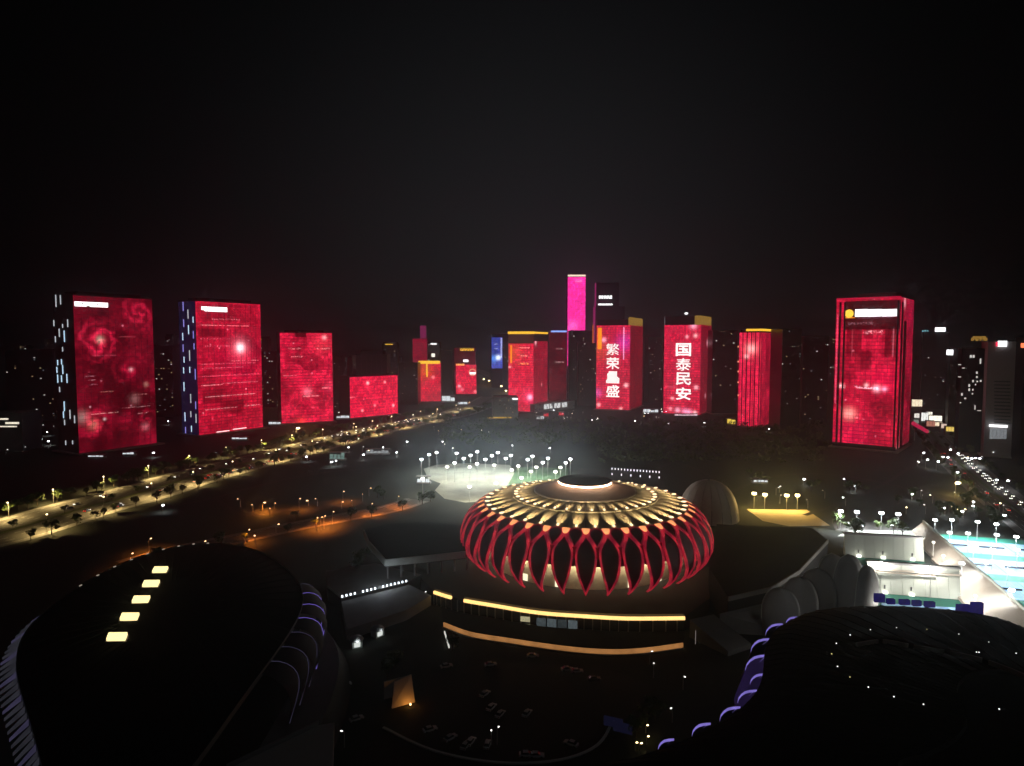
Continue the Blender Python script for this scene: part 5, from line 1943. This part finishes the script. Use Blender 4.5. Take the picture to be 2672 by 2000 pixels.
# strong sodium flood over the yard
street_lamp('yard_flood', 'bright orange flood lighting the yard beside the avenue', (690, 1312), 6, 'orange', 'orange', group=None, cat='floodlight')
light('POINT', 'yard_glow', G(690, 1330, 3.5), 6000, (1, .30, .03), None, .6).parent = None

# floodlight masts of the practice pitch
fl = [(315, 313), (378, 275), (440, 257), (605, 262), (588, 342), (663, 305), (720, 280), (775, 250), (842, 313), (895, 283), (945, 257), (1010, 305), (1052, 280), (1190, 315),
      (1230, 287), (1315, 338), (1357, 303), (1505, 342), (1543, 310), (1460, 380), (1420, 415), (1217, 412), (1140, 465), (1060, 400), (527, 375), (713, 375), (773, 350), (915, 360),
      (930, 510), (325, 470), (710, 537), (1113, 368), (1262, 377)]
fl = sorted([(1000 + x * .3165, 1100 + y * .3165) for x, y in fl])


def flood_mast(name, label, head, z, kind, lightkey, group, w=2.6, h=1.5, cat='floodlight'):
    p = G(head[0], head[1], z)
    K = empty(name, (p.x, p.y, 0), math.atan2(p.y, p.x) - PI / 2)
    tag(K, label, cat, group)
    key = (round(z, 1), w, h, kind)
    link('pole', cached(('fp',) + key, lambda: MB().tube((0, .3, -.1), (0, .3, z + .2), .14, .09, 8).mesh('pole', M['steel'])), K)
    link('lamp_rack', cached(('fr',) + key, lambda: MB().box(-w * .52, w * .52, -.05, .2, z - h * .55, z + h * .55).mesh('lamp_rack', M['darksteel'])), K)
    for sx in (-1, 1):
        o_ = link('lamp', cached(('fl',) + key, lambda: MB().ball((0, -.25, z), w * .26, .3, h * .5, 10, 6).mesh('lamp', HEAD[kind])), K)
        o_.location.x = sx * w * .25
    if lightkey:
        l = bpy.data.objects.new('flood_light', LIGHTS[lightkey])
        C.objects.link(l)
        l.parent = K
        l.location = (0, -.9, z - .9)
    return K


for i, h in enumerate(fl):
    warm = h[1] > 1212
    flood_mast('floodlight_mast', '%s floodlight mast at the practice pitch, %s from the left' % ('low cream' if warm else 'white', ordinal(i + 1)), h, 12 if warm else 17,
               'coolwarm' if warm else 'cool', 'floodwarm' if warm else 'flood', 'floodlight masts round the practice pitch')
for i, h in enumerate(((1968, 1288), (1996, 1291), (2053, 1293), (2081, 1293))):
    flood_mast('floodlight_mast', 'yellow sodium mast on the sandy field, %s from the left' % ordinal(i + 1), h, 11, 'yellow', 'yellow', 'yellow masts on the sandy field', 3.0, 1.9)
for i, h in enumerate(((2194, 1334), (2236, 1336), (2300, 1339), (2344, 1342))):
    flood_mast('floodlight_mast', 'white mast in the row behind the show court, %s from the left' % ordinal(i + 1), h, 12, 'cool', 'tennis', 'white masts behind the show court', 2.8, 1.8)
tl = sorted([(2440, 1357), (2484, 1357), (2551, 1362), (2600, 1368), (2478, 1390), (2526, 1392), (2601, 1396), (2652, 1401), (2655, 1435), (2540, 1432), (2590, 1434), (2573, 1468), (2630, 1472), (2640, 1540), (2510, 1470), (2760, 1470), (2770, 1540)])
for i, h in enumerate(tl):
    flood_mast('floodlight_mast', 'white tennis floodlight over the outdoor courts, %s from the left' % ordinal(i + 1), h, 11, 'cool', 'tennis', 'white masts over the outdoor tennis courts', 2.4, 1.4)
for i, (h, z) in enumerate((((2350, 1592), 10), ((2480, 1600), 10), ((2300, 1468), 15), ((2430, 1480), 15), ((2462, 1450), 7), ((2545, 1555), 7), ((2436, 1415), 11), ((2500, 1490), 11))):  # most are added to light the court walls and the stand
    flood_mast('court_fill_flood', 'small floodlight inside the show courts, %s' % ('added for the nearer wall, left', 'added for the nearer wall, right', 'added for the farther wall, left', 'added for the farther wall, right', 'at the foot of the stand, farther', 'at the foot of the stand, nearer', 'added to light the far end of the stand', 'added to light the middle of the stand')[i], h, z, 'coolwarm', 'court', None, 1.2, .8)

# many tiny lamps in the distance
rl_ = random.Random(17)
tiny = []
for n_, xa, xb_, ya, yb in ((26, 2390, 2660, 1130, 1330), (14, 5, 190, 1085, 1175), (26, 690, 1300, 1052, 1180), (18, 1395, 1560, 1052, 1105), (10, 1680, 1740, 1060, 1095), (12, 560, 1050, 1270, 1400), (8, 1960, 2420, 1200, 1330)):
    tiny += [(rl_.uniform(xa, xb_), rl_.uniform(ya, yb)) for _ in range(n_)]
tiny.sort()
for i, h in enumerate(tiny):
    kd = 'orange' if 560 < h[0] < 1050 and h[1] > 1260 else rl_.choice(('cool', 'warm', 'dim', 'coolwarm', 'dim'))
    street_lamp('path_lamp', 'tiny distant path lamp, %s from the left' % ordinal2(i + 1), h, rl_.choice((4, 5, 6)), kd, None, rz=i * .7, cat='lamp', group='tiny distant path lamps', hs=rl_.choice((.5, .7, .9)), arm=.6)
# pale park lamps here and there
pk = [(1977, 1233), (2098, 1251), (2230, 1268), (2380, 1290), (2540, 1310), (2464, 1326), (2512, 1335), (2620, 1345), (2215, 1366), (2250, 1372), (2325, 1371), (1062, 1153), (1155, 1153),
      (1337, 1163), (1435, 1170), (1035, 1181), (800, 1192), (865, 1206), (877, 1203), (948, 1187), (910, 1168), (1000, 1168), (1300, 1070), (1745, 1105), (1838, 1104), (1657, 1099), (2008, 1120),
      (83, 1133), (123, 1128), (73, 1149), (127, 1152), (400, 1182), (439, 1100), (350, 1152), (425, 1319), (2079, 1027), (2099, 1059), (930, 1520 - 40), (1031, 1494), (1110, 1545), (1215, 1526),
      (1700, 1700), (1706, 1732), (1786, 1766), (1752, 1848), (835, 1830), (893, 1908), (1282, 1905), (1300, 1898)]
pk.sort()
for i, h in enumerate(pk):
    near = h[1] > 1400
    z = 5
    bz = 0
    street_lamp('park_lamp', 'small white park lamp, %s from the left' % ordinal(i + 1), h, z, 'dim' if near else 'cool', None if near else 'park', rz=i * 1.3, cat='lamp', group='small white park lamps', hs=.5 if near else 1.25, arm=.8)
for h, nm in (((2499, 1261), 'bright orange lamp beside the right hand street'), ((777, 1118), 'bright amber lamp at the foot of the mottled red tower')):
    street_lamp('street_lamp', nm, h, 9, 'yellow', 'yellow', hs=2.4)
for i, h in enumerate(((2545, 1196), (2524, 1196), (2535, 1197), (2556, 1197), (2480, 1174), (2500, 1184), (2460, 1193), (2473, 1194), (2410, 1182), (2420, 1200), (2448, 1205), (2498, 1233), (2600, 1253), (2630, 1255))):
    street_lamp('street_lamp', 'white street lamp along the right hand street, lamp %s' % ordinal(i + 1), h, 8, 'cool', 'park', hs=1.3, group='white lamps along the right hand street')

street_lamp('street_lamp', 'bright white street lamp at the foot of the pale grey tower', (2643, 1157), 10, 'cool', 'tennis', hs=1.8)
street_lamp('street_lamp', 'added lamp post lighting the grey shell petals', (2118, 1602), 22, 'dim', 'shell', hs=.6)  # added to light the shell faces from in front
# line of little lights on the terrace behind the stadium
bol = MB().box(-.35, .35, -.35, .35, 0, 1.6).mesh('light_cap', emit('bollard_glow', (.75, .72, .8), 2.2, sample=False))
bolp = MB().tube((0, 0, 0), (0, 0, 1.9), .16, n=6).mesh('post', M['darksteel'])
bi = 0
for i in range(16):
    f = i / 15
    for rowi in range(2):
        if rowi == 1 and i % 3:
            continue
        p = G(1597 + 123 * f, 1227 + 9 * f + rowi * 14, .8)
        bi += 1
        K = empty('bollard_light', (p.x, p.y, .02))
        tag(K, 'little white bollard light on the brown terrace, %s row, %s from left' % (('back', 'front')[rowi], ordinal(i + 1)), 'bollard', 'bollard lights on the terrace behind the stadium')
        link('post', bolp, K)
        link('light_cap', bol, K, (0, 0, 1.2))

# ------------------------------------------------------------------ cars
def car_meshes():
    L, W, = 4.5, 1.8
    mb = MB()
    side = [(-2.25, .35), (2.25, .35), (2.25, .75), (1.35, .92), (-2.1, .95), (-2.25, .8)]
    mb.prism([(x, z) for x, z in side], -W / 2, W / 2)
    mb.v = [(x, z, y) for x, y, z in mb.v]
    cab = MB()
    top = [(-1.75, .94), (1.15, .90), (.45, 1.45), (-1.2, 1.48)]
    cab.prism(top, -W / 2 + .12, W / 2 - .12)
    cab.v = [(x, z * (1 if y < 1.2 else .84), y) for x, y, z in cab.v]
    roof = MB().box(-1.15, .42, -.66, .66, 1.47, 1.52)
    wh = MB().tube((0, -.11, 0), (0, .11, 0), .33, n=10)
    hl = MB().box(2.2, 2.32, -.22, .22, .58, .78)
    tlm = MB().box(-2.32, -2.2, -.22, .22, .62, .82)
    return mb, cab, roof, wh, hl, tlm


cb, cc, cr, cw, chl, ctl = car_meshes()
paint = ['white', 'silver', 'black', 'red', 'blue']
me_body = {p: cb.mesh('body', M['car_' + p]) for p in paint}
me_roof = {p: cr.mesh('roof', M['car_' + p]) for p in paint}
me_cab = cc.mesh('windows', M['carglass'])
me_wheel = cw.mesh('wheel', M['rubber'])
me_hl = chl.mesh('headlight', emit('headlight', (1, .95, .85), 14, sample=False))
me_hl0 = chl.mesh('headlight', solid('headlight_off', (.5, .5, .5), .2))
me_tl = ctl.mesh('taillight', emit('taillight', (1, .04, .02), 6, sample=False))
me_tl0 = ctl.mesh('taillight', solid('taillight_off', (.25, .02, .02), .3))


def car(p, rz, col, on, label, group, z=.02, scale=1.0):
    K = empty('parked_car' if not on else 'car', (p.x, p.y, z), rz)
    K.scale = (scale,) * 3
    tag(K, label, 'car', group)
    link('body', me_body[col], K)
    link('windows', me_cab, K)
    link('roof', me_roof[col], K)
    for sx in (-1.4, 1.4):
        for sy in (-.82, .82):
            link('wheel', me_wheel, K, (sx, sy, .33))
    for sy in (-.62, .62):
        link('headlight', me_hl if on else me_hl0, K, (0, sy, 0))
        link('taillight', me_tl if on else me_tl0, K, (0, sy, 0))
    return K


rc = random.Random(11)
# traffic on the avenue
tot = length(AV)
ci = 0
for lane, dirn in ((-22, 1), (-16, 1), (-10, 1), (8, -1), (14, -1), (20, -1)):
    ln = offset_line(AV, lane)
    T_ = length(ln)
    d = 120 + rc.uniform(0, 40)
    ci = 0
    while d < 860:
        p, t = at_len(ln, d)
        dense = (500 < p.y < 700 and lane < -12) or (790 < p.y < 1000 and lane in (-16, 8, 20))
        ci += 1
        col = rc.choice(paint)
        car(p, math.atan2(t.y, t.x) + (0 if dirn == 1 else PI), col, True,
            '%s car on the avenue, %s from left in the %s lane from near kerb' % (col, ordinal(ci), ordinal(1 + (-22, -16, -10, 8, 14, 20).index(lane))), 'cars driving on the avenue')
        d += rc.uniform(9, 22) if dense else rc.uniform(45, 120)
# queue on the right hand street
ci = 0
for lane, dirn in ((-9.5, -1), (-6, -1), (6, 1), (9.5, 1)):
    ln = offset_line(RAV, lane)
    d = 330 + rc.uniform(0, 10)
    T_ = length(ln)
    ci = 0
    while d < T_ - 60:
        p, t = at_len(ln, d)
        ci += 1
        col = rc.choice(paint)
        car(p, math.atan2(t.y, t.x) + (0 if dirn == 1 else PI), col, True, '%s car on the right hand street, %s from far end, %s lane' % (col, ordinal(ci), ordinal(1 + (-9.5, -6, 6, 9.5).index(lane))), 'cars queueing on the right hand street')
        d += rc.uniform(9, 22) if dirn == 1 else rc.uniform(40, 110)
# parked on the forecourt
for i, (x, y, a, col) in enumerate(((1265, 1815, 1.0, 'silver'), (1282, 1850, 1.1, 'white'), (1305, 1868, 1.1, 'silver'), (1375, 1866, 1.1, 'silver'), (1122, 1908, .5, 'white'), (1175, 1930, .8, 'silver'),
                                    (1215, 1950, 1.2, 'silver'), (1228, 1940, 1.2, 'white'), (1272, 1948, 1.4, 'silver'), (1375, 1974, .0, 'white'), (1400, 1976, .0, 'white'), (1490, 1945, 2.6, 'white'),
                                    (1480, 1750, .1, 'silver'), (1505, 1755, .1, 'silver'), (1550, 1775, .1, 'black'), (1390, 1715, .0, 'silver'), (1165, 1742, .4, 'white'), (1280, 1738, .2, 'silver'),
                                    (890, 1815, .5, 'silver'), (900, 1790, .5, 'white'), (930, 1880, .6, 'silver'))):
    car(G(x, y), a, col, False, '%s car parked on the dark forecourt, %s' % (col, ('far left row end', 'second of the slanted row', 'third of the slanted row', 'right end of the slanted row', 'alone at lower left', 'near the curved kerb left',
        'by the bottom kerb', 'behind the bottom kerb car', 'middle of the bottom row', 'left of the bottom pair', 'right of the bottom pair', 'by the right kerb', 'upper right pair left', 'upper right pair right',
        'dark one at upper right', 'below the terrace wall', 'beside the orange shelter', 'upper middle', 'left roadside first', 'left roadside second', 'left roadside third')[i]), 'cars parked on the forecourt')

# ------------------------------------------------------------------ trees
def crown_mesh(seed, r, h, n):
    rr = random.Random(seed)
    mb = MB()
    clumps = [(rr.uniform(-.55, .55) * r, rr.uniform(-.55, .55) * r, rr.uniform(-.3, .45) * h, rr.uniform(.35, .6) * r) for _ in range(9)]
    for _ in range(n):
        cx, cy_, cz, cr_ = rr.choice(clumps)
        v = Vector((rr.gauss(0, 1), rr.gauss(0, 1), rr.gauss(0, 1))).normalized() * cr_ * rr.uniform(.55, 1.0)
        p = Vector((cx, cy_, cz)) + Vector((v.x, v.y, v.z * .8))
        s_ = rr.uniform(.25, .55)
        a = Vector((rr.gauss(0, 1), rr.gauss(0, 1), rr.gauss(0, .5))).normalized() * s_
        b = a.cross(Vector((rr.gauss(0, 1), rr.gauss(0, 1), rr.gauss(0, 1)))).normalized() * s_ * .6
        mb.quad(p - a, p - b, p + a, p + b)
    me = mb.mesh('crown', M['leaf'])
    return me


def trunk_mesh(seed, h):
    rr = random.Random(seed)
    mb = MB().tube((0, 0, -.2), (0.1, 0, h), .22, .14, 7)
    for i in range(4):
        a = i * PI / 2 + rr.uniform(0, 1)
        mb.tube((0.05, 0, h * .75), (math.cos(a) * 1.3, math.sin(a) * 1.3, h + 1.2), .10, .05, 5)
    return mb.mesh('trunk', M['bark'])


CR = [crown_mesh(s_, 3.2, 4.2, 520) for s_ in range(5)]
TK = [trunk_mesh(s_, 3.0) for s_ in range(3)]


def tree(p, i, s_, label, group):
    K = empty('street_tree', (p.x, p.y, 0), i * 1.7)
    K.scale = (s_, s_, s_)
    tag(K, label, 'tree', group)
    link('trunk', TK[i % 3], K)
    link('crown', CR[i % 5], K, (0, 0, 4.6))


rt = random.Random(3)
ti = 0
for off, nm in ((36, 'far'), (-35, 'near')):
    ln = offset_line(AV, off)
    d = 60.0
    k_ = 0
    while d < 900:
        p, t = at_len(ln, d)
        ti += 1
        k_ += 1
        tree(p + Vector((rt.uniform(-3, 3), rt.uniform(-3, 3), 0)), ti, rt.uniform(.8, 1.7), 'leafy street tree on the %s side of the avenue, %s from the left' % (nm, ordinal(k_)), 'street trees along the avenue')
        d += rt.uniform(6, 13) if off > 0 else rt.uniform(7, 17)
ln = offset_line(ORG, -12)
d = 10
k_ = 0
while d < 340:
    p, t = at_len(ln, d)
    ti += 1
    k_ += 1
    tree(p, ti, rt.uniform(.8, 1.3), 'dark tree along the orange side street, %s from the left' % ordinal(k_), 'trees along the orange side street')
    d += rt.uniform(12, 30)
for off, nm in ((18, 'left'), (-18, 'right')):
    ln = offset_line(RAV, off)
    d = 150.0
    k_ = 0
    while d < length(ln) - 60:
        p, t = at_len(ln, d)
        ti += 1
        k_ += 1
        tree(p, ti, rt.uniform(.8, 1.4), 'street tree on the %s hand kerb of the right street, %s from far end' % (nm, ordinal(k_)), 'street trees along the right hand street')
        d += rt.uniform(14, 34)
ln = AV
d = 70.0
k_ = 0
while d < 820:
    p, t = at_len(ln, d)
    ti += 1
    k_ += 1
    tree(p, ti, rt.uniform(.6, .95), 'small tree in the median of the avenue, %s from the left' % ordinal(k_), 'median trees of the avenue')
    d += rt.uniform(14, 40)
spots = [(1010, 1775), (1030, 1745), (1690, 1895), (1660, 1925), (1710, 1880), (940, 1480), (930, 1500), (955, 1460), (1180, 1700), (770, 1360), (985, 1300), (1000, 1305), (1240, 1075), (1275, 1068),
         (1265, 1065), (2420, 1150), (2440, 1165), (2455, 1150), (2470, 1175), (2410, 1170), (2530, 1180), (2505, 1190)]
for i, (x, y) in enumerate(spots):
    tree(G(x, y), i, rt.uniform(.9, 1.4), 'lone tree beside a lamp, %s from the left' % ordinal(1 + sorted(spots).index((x, y))), 'lone trees near lamps')

park_pts = []
for x, y in pk:
    if 1100 < y < 1400 and x > 1500:
        for _ in range(3):
            park_pts.append((x + rt.uniform(-45, 45), y + rt.uniform(8, 34)))
park_pts.sort()
for i, (x, y) in enumerate(park_pts):
    tree(G(x, y), i + 3, rt.uniform(.8, 1.5), 'park tree in the dark ground right of the stadium, %s from the left' % ordinal(i + 1), 'park trees right of the stadium')

# dark woodland between the pitch and the towers: nobody could count it
mbw = MB()
rw = random.Random(8)
for _ in range(900):
    x, y = rw.uniform(1150, 2150), rw.uniform(1100, 1210)
    if 1085 < x < 1560 and y > 1165:
        continue
    p = G(x, y)
    hh_ = rw.uniform(5, 9)
    for q in range(26):
        v = Vector((rw.gauss(0, 2.2), rw.gauss(0, 2.2), rw.uniform(.25, 1) * hh_))
        s_ = rw.uniform(.8, 1.6)
        a = Vector((rw.gauss(0, 1), rw.gauss(0, 1), rw.gauss(0, .6))).normalized() * s_
        b = a.cross(Vector((rw.gauss(0, 1), rw.gauss(0, 1), 1))).normalized() * s_ * .7
        c_ = Vector((p.x, p.y, 0)) + v
        mbw.quad(c_ - a, c_ - b, c_ + a, c_ + b)
o = mbw.build('woodland', M['leaf'])
tag(o, 'dark park woodland between the floodlit pitch and the red towers', 'woodland', kind='stuff')

# ------------------------------------------------------------------ small lit things
# lit shop row on the right
rs = random.Random(4)
shops = [(2392, 1052, 24, 18, (1, .85, .6), 1.2), (2395, 1085, 18, 12, (1, .95, .85), .9), (2412, 1088, 16, 22, (1, 1, .95), 1.1), (2424, 1082, 14, 14, (1, .95, .8), 1.3), (2440, 1092, 30, 14, (1, .9, .75), 1.6),
         (2428, 1106, 20, 14, (.9, .35, .25), .5), (2446, 1107, 22, 10, (1, .8, .55), 1.2), (2462, 1112, 12, 12, (1, .75, .6), .9), (2478, 1120, 18, 12, (1, .7, .15), .9), (2390, 1100, 12, 10, (.5, .6, .5), .4),
         (2420, 1126, 10, 6, (.1, .6, .25), .4)]
for i, (x, y, w_, h_, c_, st) in enumerate(shops):
    p = G(x, y + h_ / 2 + 14)
    s_ = p.y / F
    K = empty('shop_building', (p.x, p.y, 0), R(-20))
    zt = at(x, y - h_ / 2, p.y).z
    zb_ = at(x, y + h_ / 2, p.y).z
    tag(K, 'small %s lit shop in the cluster right of big red tower, %s from the left' % (('white', 'white', 'white', 'cream', 'white', 'red', 'cream', 'pink', 'yellow', 'grey', 'green')[i],
        ordinal(1 + sorted(range(len(shops)), key=lambda q: shops[q][0]).index(i))), 'shop', 'lit shops right of the big red tower')
    wm_ = w_ * s_ / 2
    MB().box(-wm_, wm_, 0, 10, 0, zt).build('body', M['greytower'], K)
    em_ = emit('shop_sign_%d' % i, c_, st, sample=False, var=.7, scale=.35)
    k2 = 3
    for q in range(k2):
        MB().box(-wm_ + 2 * wm_ * q / k2 + .15, -wm_ + 2 * wm_ * (q + 1) / k2 - .15, -.4, -.02, max(.5, zb_), zt - .3).build('lit_front', em_, K)
# red lit canopy arm by the tower
T_ = at(2400, 1117, 800)
K = empty('red_canopy', (T_.x, 800, 0))
tag(K, 'red glowing slanted canopy at the foot of the big red tower', 'canopy')
MB().tube((-9, 0, T_.z + 6), (10, 0, T_.z - 5), 2.4, 2.0, 10).build('canopy_tube', emit('canopy_red', (.6, .02, .08), .8), K)
MB().tube((-6, 0, -.1), (-6, 0, T_.z + 3), .4).build('post', M['steel'], K)
MB().tube((6, 0, -.1), (6, 0, T_.z - 3), .4).build('post', M['steel'], K)
# entrance lights at tower feet
feet = [(250, 1190, 40, 4, 'row of white entrance lamps under the rose tower'), (335, 1183, 30, 5, 'bright entrance canopy at the right foot of the rose tower'), (625, 1144, 40, 4, 'white entrance lamps under the moon tower'),
        (717, 1103, 32, 8, 'white lit bus shelter left of the mottled red tower'), (895, 1088, 34, 6, 'white shop lights between mottled tower and low red block'), (1170, 1040, 34, 14, 'white lit tent hall between far red blocks'),
        (1205, 1052, 30, 6, 'row of white stall lights under the stepped red block'), (1698, 1072, 40, 8, 'white lit pavilion between the two lettered towers'), (1790, 1083, 60, 4, 'line of pink white lamps under second lettered tower'),
        (1908, 1100, 22, 14, 'yellow lit arched entrance left of the finned tower'), (1410, 1090, 20, 6, 'pair of white lamps under the barred tower'), (1425, 1083, 14, 8, 'red lit stall under the barred tower'),
        (1465, 1080, 14, 8, 'red lit stall beside the station hall'), (1985, 1255, 38, 6, 'small white lit kiosk behind the sandy field'), (985, 1178, 60, 10, 'pale lit kiosk cluster beside the avenue bend'),
        (880, 1190, 40, 16, 'teal lit pavilion left of the practice pitch'), (1105, 1252, 34, 14, 'white lit changing hut at the left end of the pitch')]
cols = {'yellow': (1, .72, .1), 'red': (.7, .04, .06), 'teal': (.45, .7, .62), 'pink': (1, .7, .8)}
for i, (x, y, w_, h_, lab) in enumerate(feet):
    p = G(x, y + h_ / 2 + 4)
    s_ = p.y / F
    K = empty('lit_kiosk', (p.x, p.y, 0))
    tag(K, lab, 'kiosk')
    c_ = next((v for k_, v in cols.items() if k_ + ' lit' in lab or k_ + ' white' in lab), (.9, .96, 1))
    em_ = emit('kiosk_glow_%d' % i, c_, .9 if 'teal' not in lab and 'pale' not in lab else .3, sample=False, var=.8, scale=.4)
    wm_ = w_ * s_ / 2
    zt = at(x, y - h_ / 2, p.y).z
    zb_ = max(1.0, at(x, y + h_ / 2, p.y).z)
    zt = max(zt, zb_ + 1.2)
    nb = max(2, int(w_ / 9))
    for q in range(nb):
        a_, b_ = -wm_ + 2 * wm_ * q / nb, -wm_ + 2 * wm_ * (q + 1) / nb
        hh_ = zb_ + (zt - zb_) * rs.uniform(.55, 1.0)
        MB().box(a_ + .2, b_ - .4, -.3, 0, zb_, hh_).build('lit_panel', em_, K)
    MB().box(-wm_ - .4, wm_ + .4, .02, 5, 0, zb_ + .3).build('body', M['greytower'], K)
    MB().box(-wm_ - .8, wm_ + .8, -.8, 5.5, zt + .1, zt + .5).build('roof', M['greytower'], K)

# orange lit shelter on the forecourt, lower left of the podium
p = G(1045, 1830)
K = empty('orange_shelter', (p.x, p.y, 0), .5)
tag(K, 'shelter glowing orange among trees, lower left of the podium', 'shelter')
MB().add([(-4, -3, 0), (4, -3, 0), (5, 3, 6.5), (-1, 3, 5.5), (-4, -2.6, 0), (4, -2.6, 0), (5, 3.4, 6.5), (-1, 3.4, 5.5)], [(0, 1, 2, 3), (7, 6, 5, 4), (0, 3, 7, 4), (1, 5, 6, 2), (3, 2, 6, 7)]).build('sloping_wall', M['cream'], K)
MB().box(-4.4, 4.4, 3.5, 4.0, 0, 6).build('back_wall', M['concrete'], K)
MB().ball((1.5, -5.5, 1.2), .35).build('lamp', HEAD['orange'], K)
light('POINT', 'shelter_light', (1.5, -5.0, 1.6), 240, (1, .38, .05), K, .4)
# white lit kiosks on the left of the forecourt
for i, (x, y, en, lab) in enumerate(((848, 1770, 160, 'small white lit booth left of the forecourt'), (930, 1688, 120, 'grey domed booth with a dim lamp left of the podium'), (985, 1660, 40, 'dim corner booth beside the plaza'))):
    p = G(x, y)
    K = empty('booth', (p.x, p.y, 0), .4 * i)
    tag(K, lab, 'booth')
    MB().box(-2, 2, -1.8, 1.8, 0, 3).build('body', M['white'], K)
    MB().lathe([(2.9, 3.02), (2.2, 3.9), (1.0, 4.5), (.05, 4.7)], 20).build('roof', M['shell'], K, True)
    MB().box(-1.2, 1.2, -1.95, -1.82, .6, 2.4).build('window', emit('booth_window_%d' % i, (.9, .95, .9), .8, sample=False), K)
    light('POINT', 'booth_light', (0, -3.2, 3.4), en, (.9, .97, 1), K, .3)
# blue lit fence panels at the bottom
for i, (x, y) in enumerate(((1600, 1900), (1625, 1915))):
    p = G(x, y)
    K = empty('blue_hoarding', (p.x, p.y, 0), -.4)
    tag(K, ('blue lit hoarding on the right of the forecourt', 'second blue lit hoarding nearer the yellow tree')[i], 'hoarding')
    MB().box(-3, 3, -.1, .1, .3, 3.4).build('panel', emit('hoarding_blue_%d' % i, (.03, .03, .10), .12, sample=False, var=.7), K)
    for sx in (-2.8, 2.8):
        MB().tube((sx, .2, -.1), (sx, .2, 3.4), .08).build('post', M['steel'], K)
for i, (x, y) in enumerate(((1688, 1893), (1660, 1938), (1672, 1940), (1690, 1922))):
    street_lamp('garden_lamp', 'small golden garden lamp by the yellow lit tree, %s from left' % ordinal(i + 1), (x, y), 2.5, 'warm', None, cat='lamp', group='golden garden lamps', hs=.4, arm=.3)
light('POINT', 'garden_glow', G(1690, 1905, 3), 50, (1, .75, .2), None, .3)

# ------------------------------------------------------------------ night haze
hz = MB().box(-9100, 9100, -700, 16100, -1, 310).build('haze', None)
k = NT('haze_air')
pv = k.n('ShaderNodeVolumePrincipled')
pv.inputs['Color'].default_value = (.66, .80, .92, 1)
pv.inputs['Density'].default_value = HAZE
pv.inputs['Anisotropy'].default_value = .86
k.t.links.new(pv.outputs[0], k.out.inputs['Volume'])
hz.data.materials.append(k.mat)
tag(hz, 'thin night haze over the city', kind='stuff')
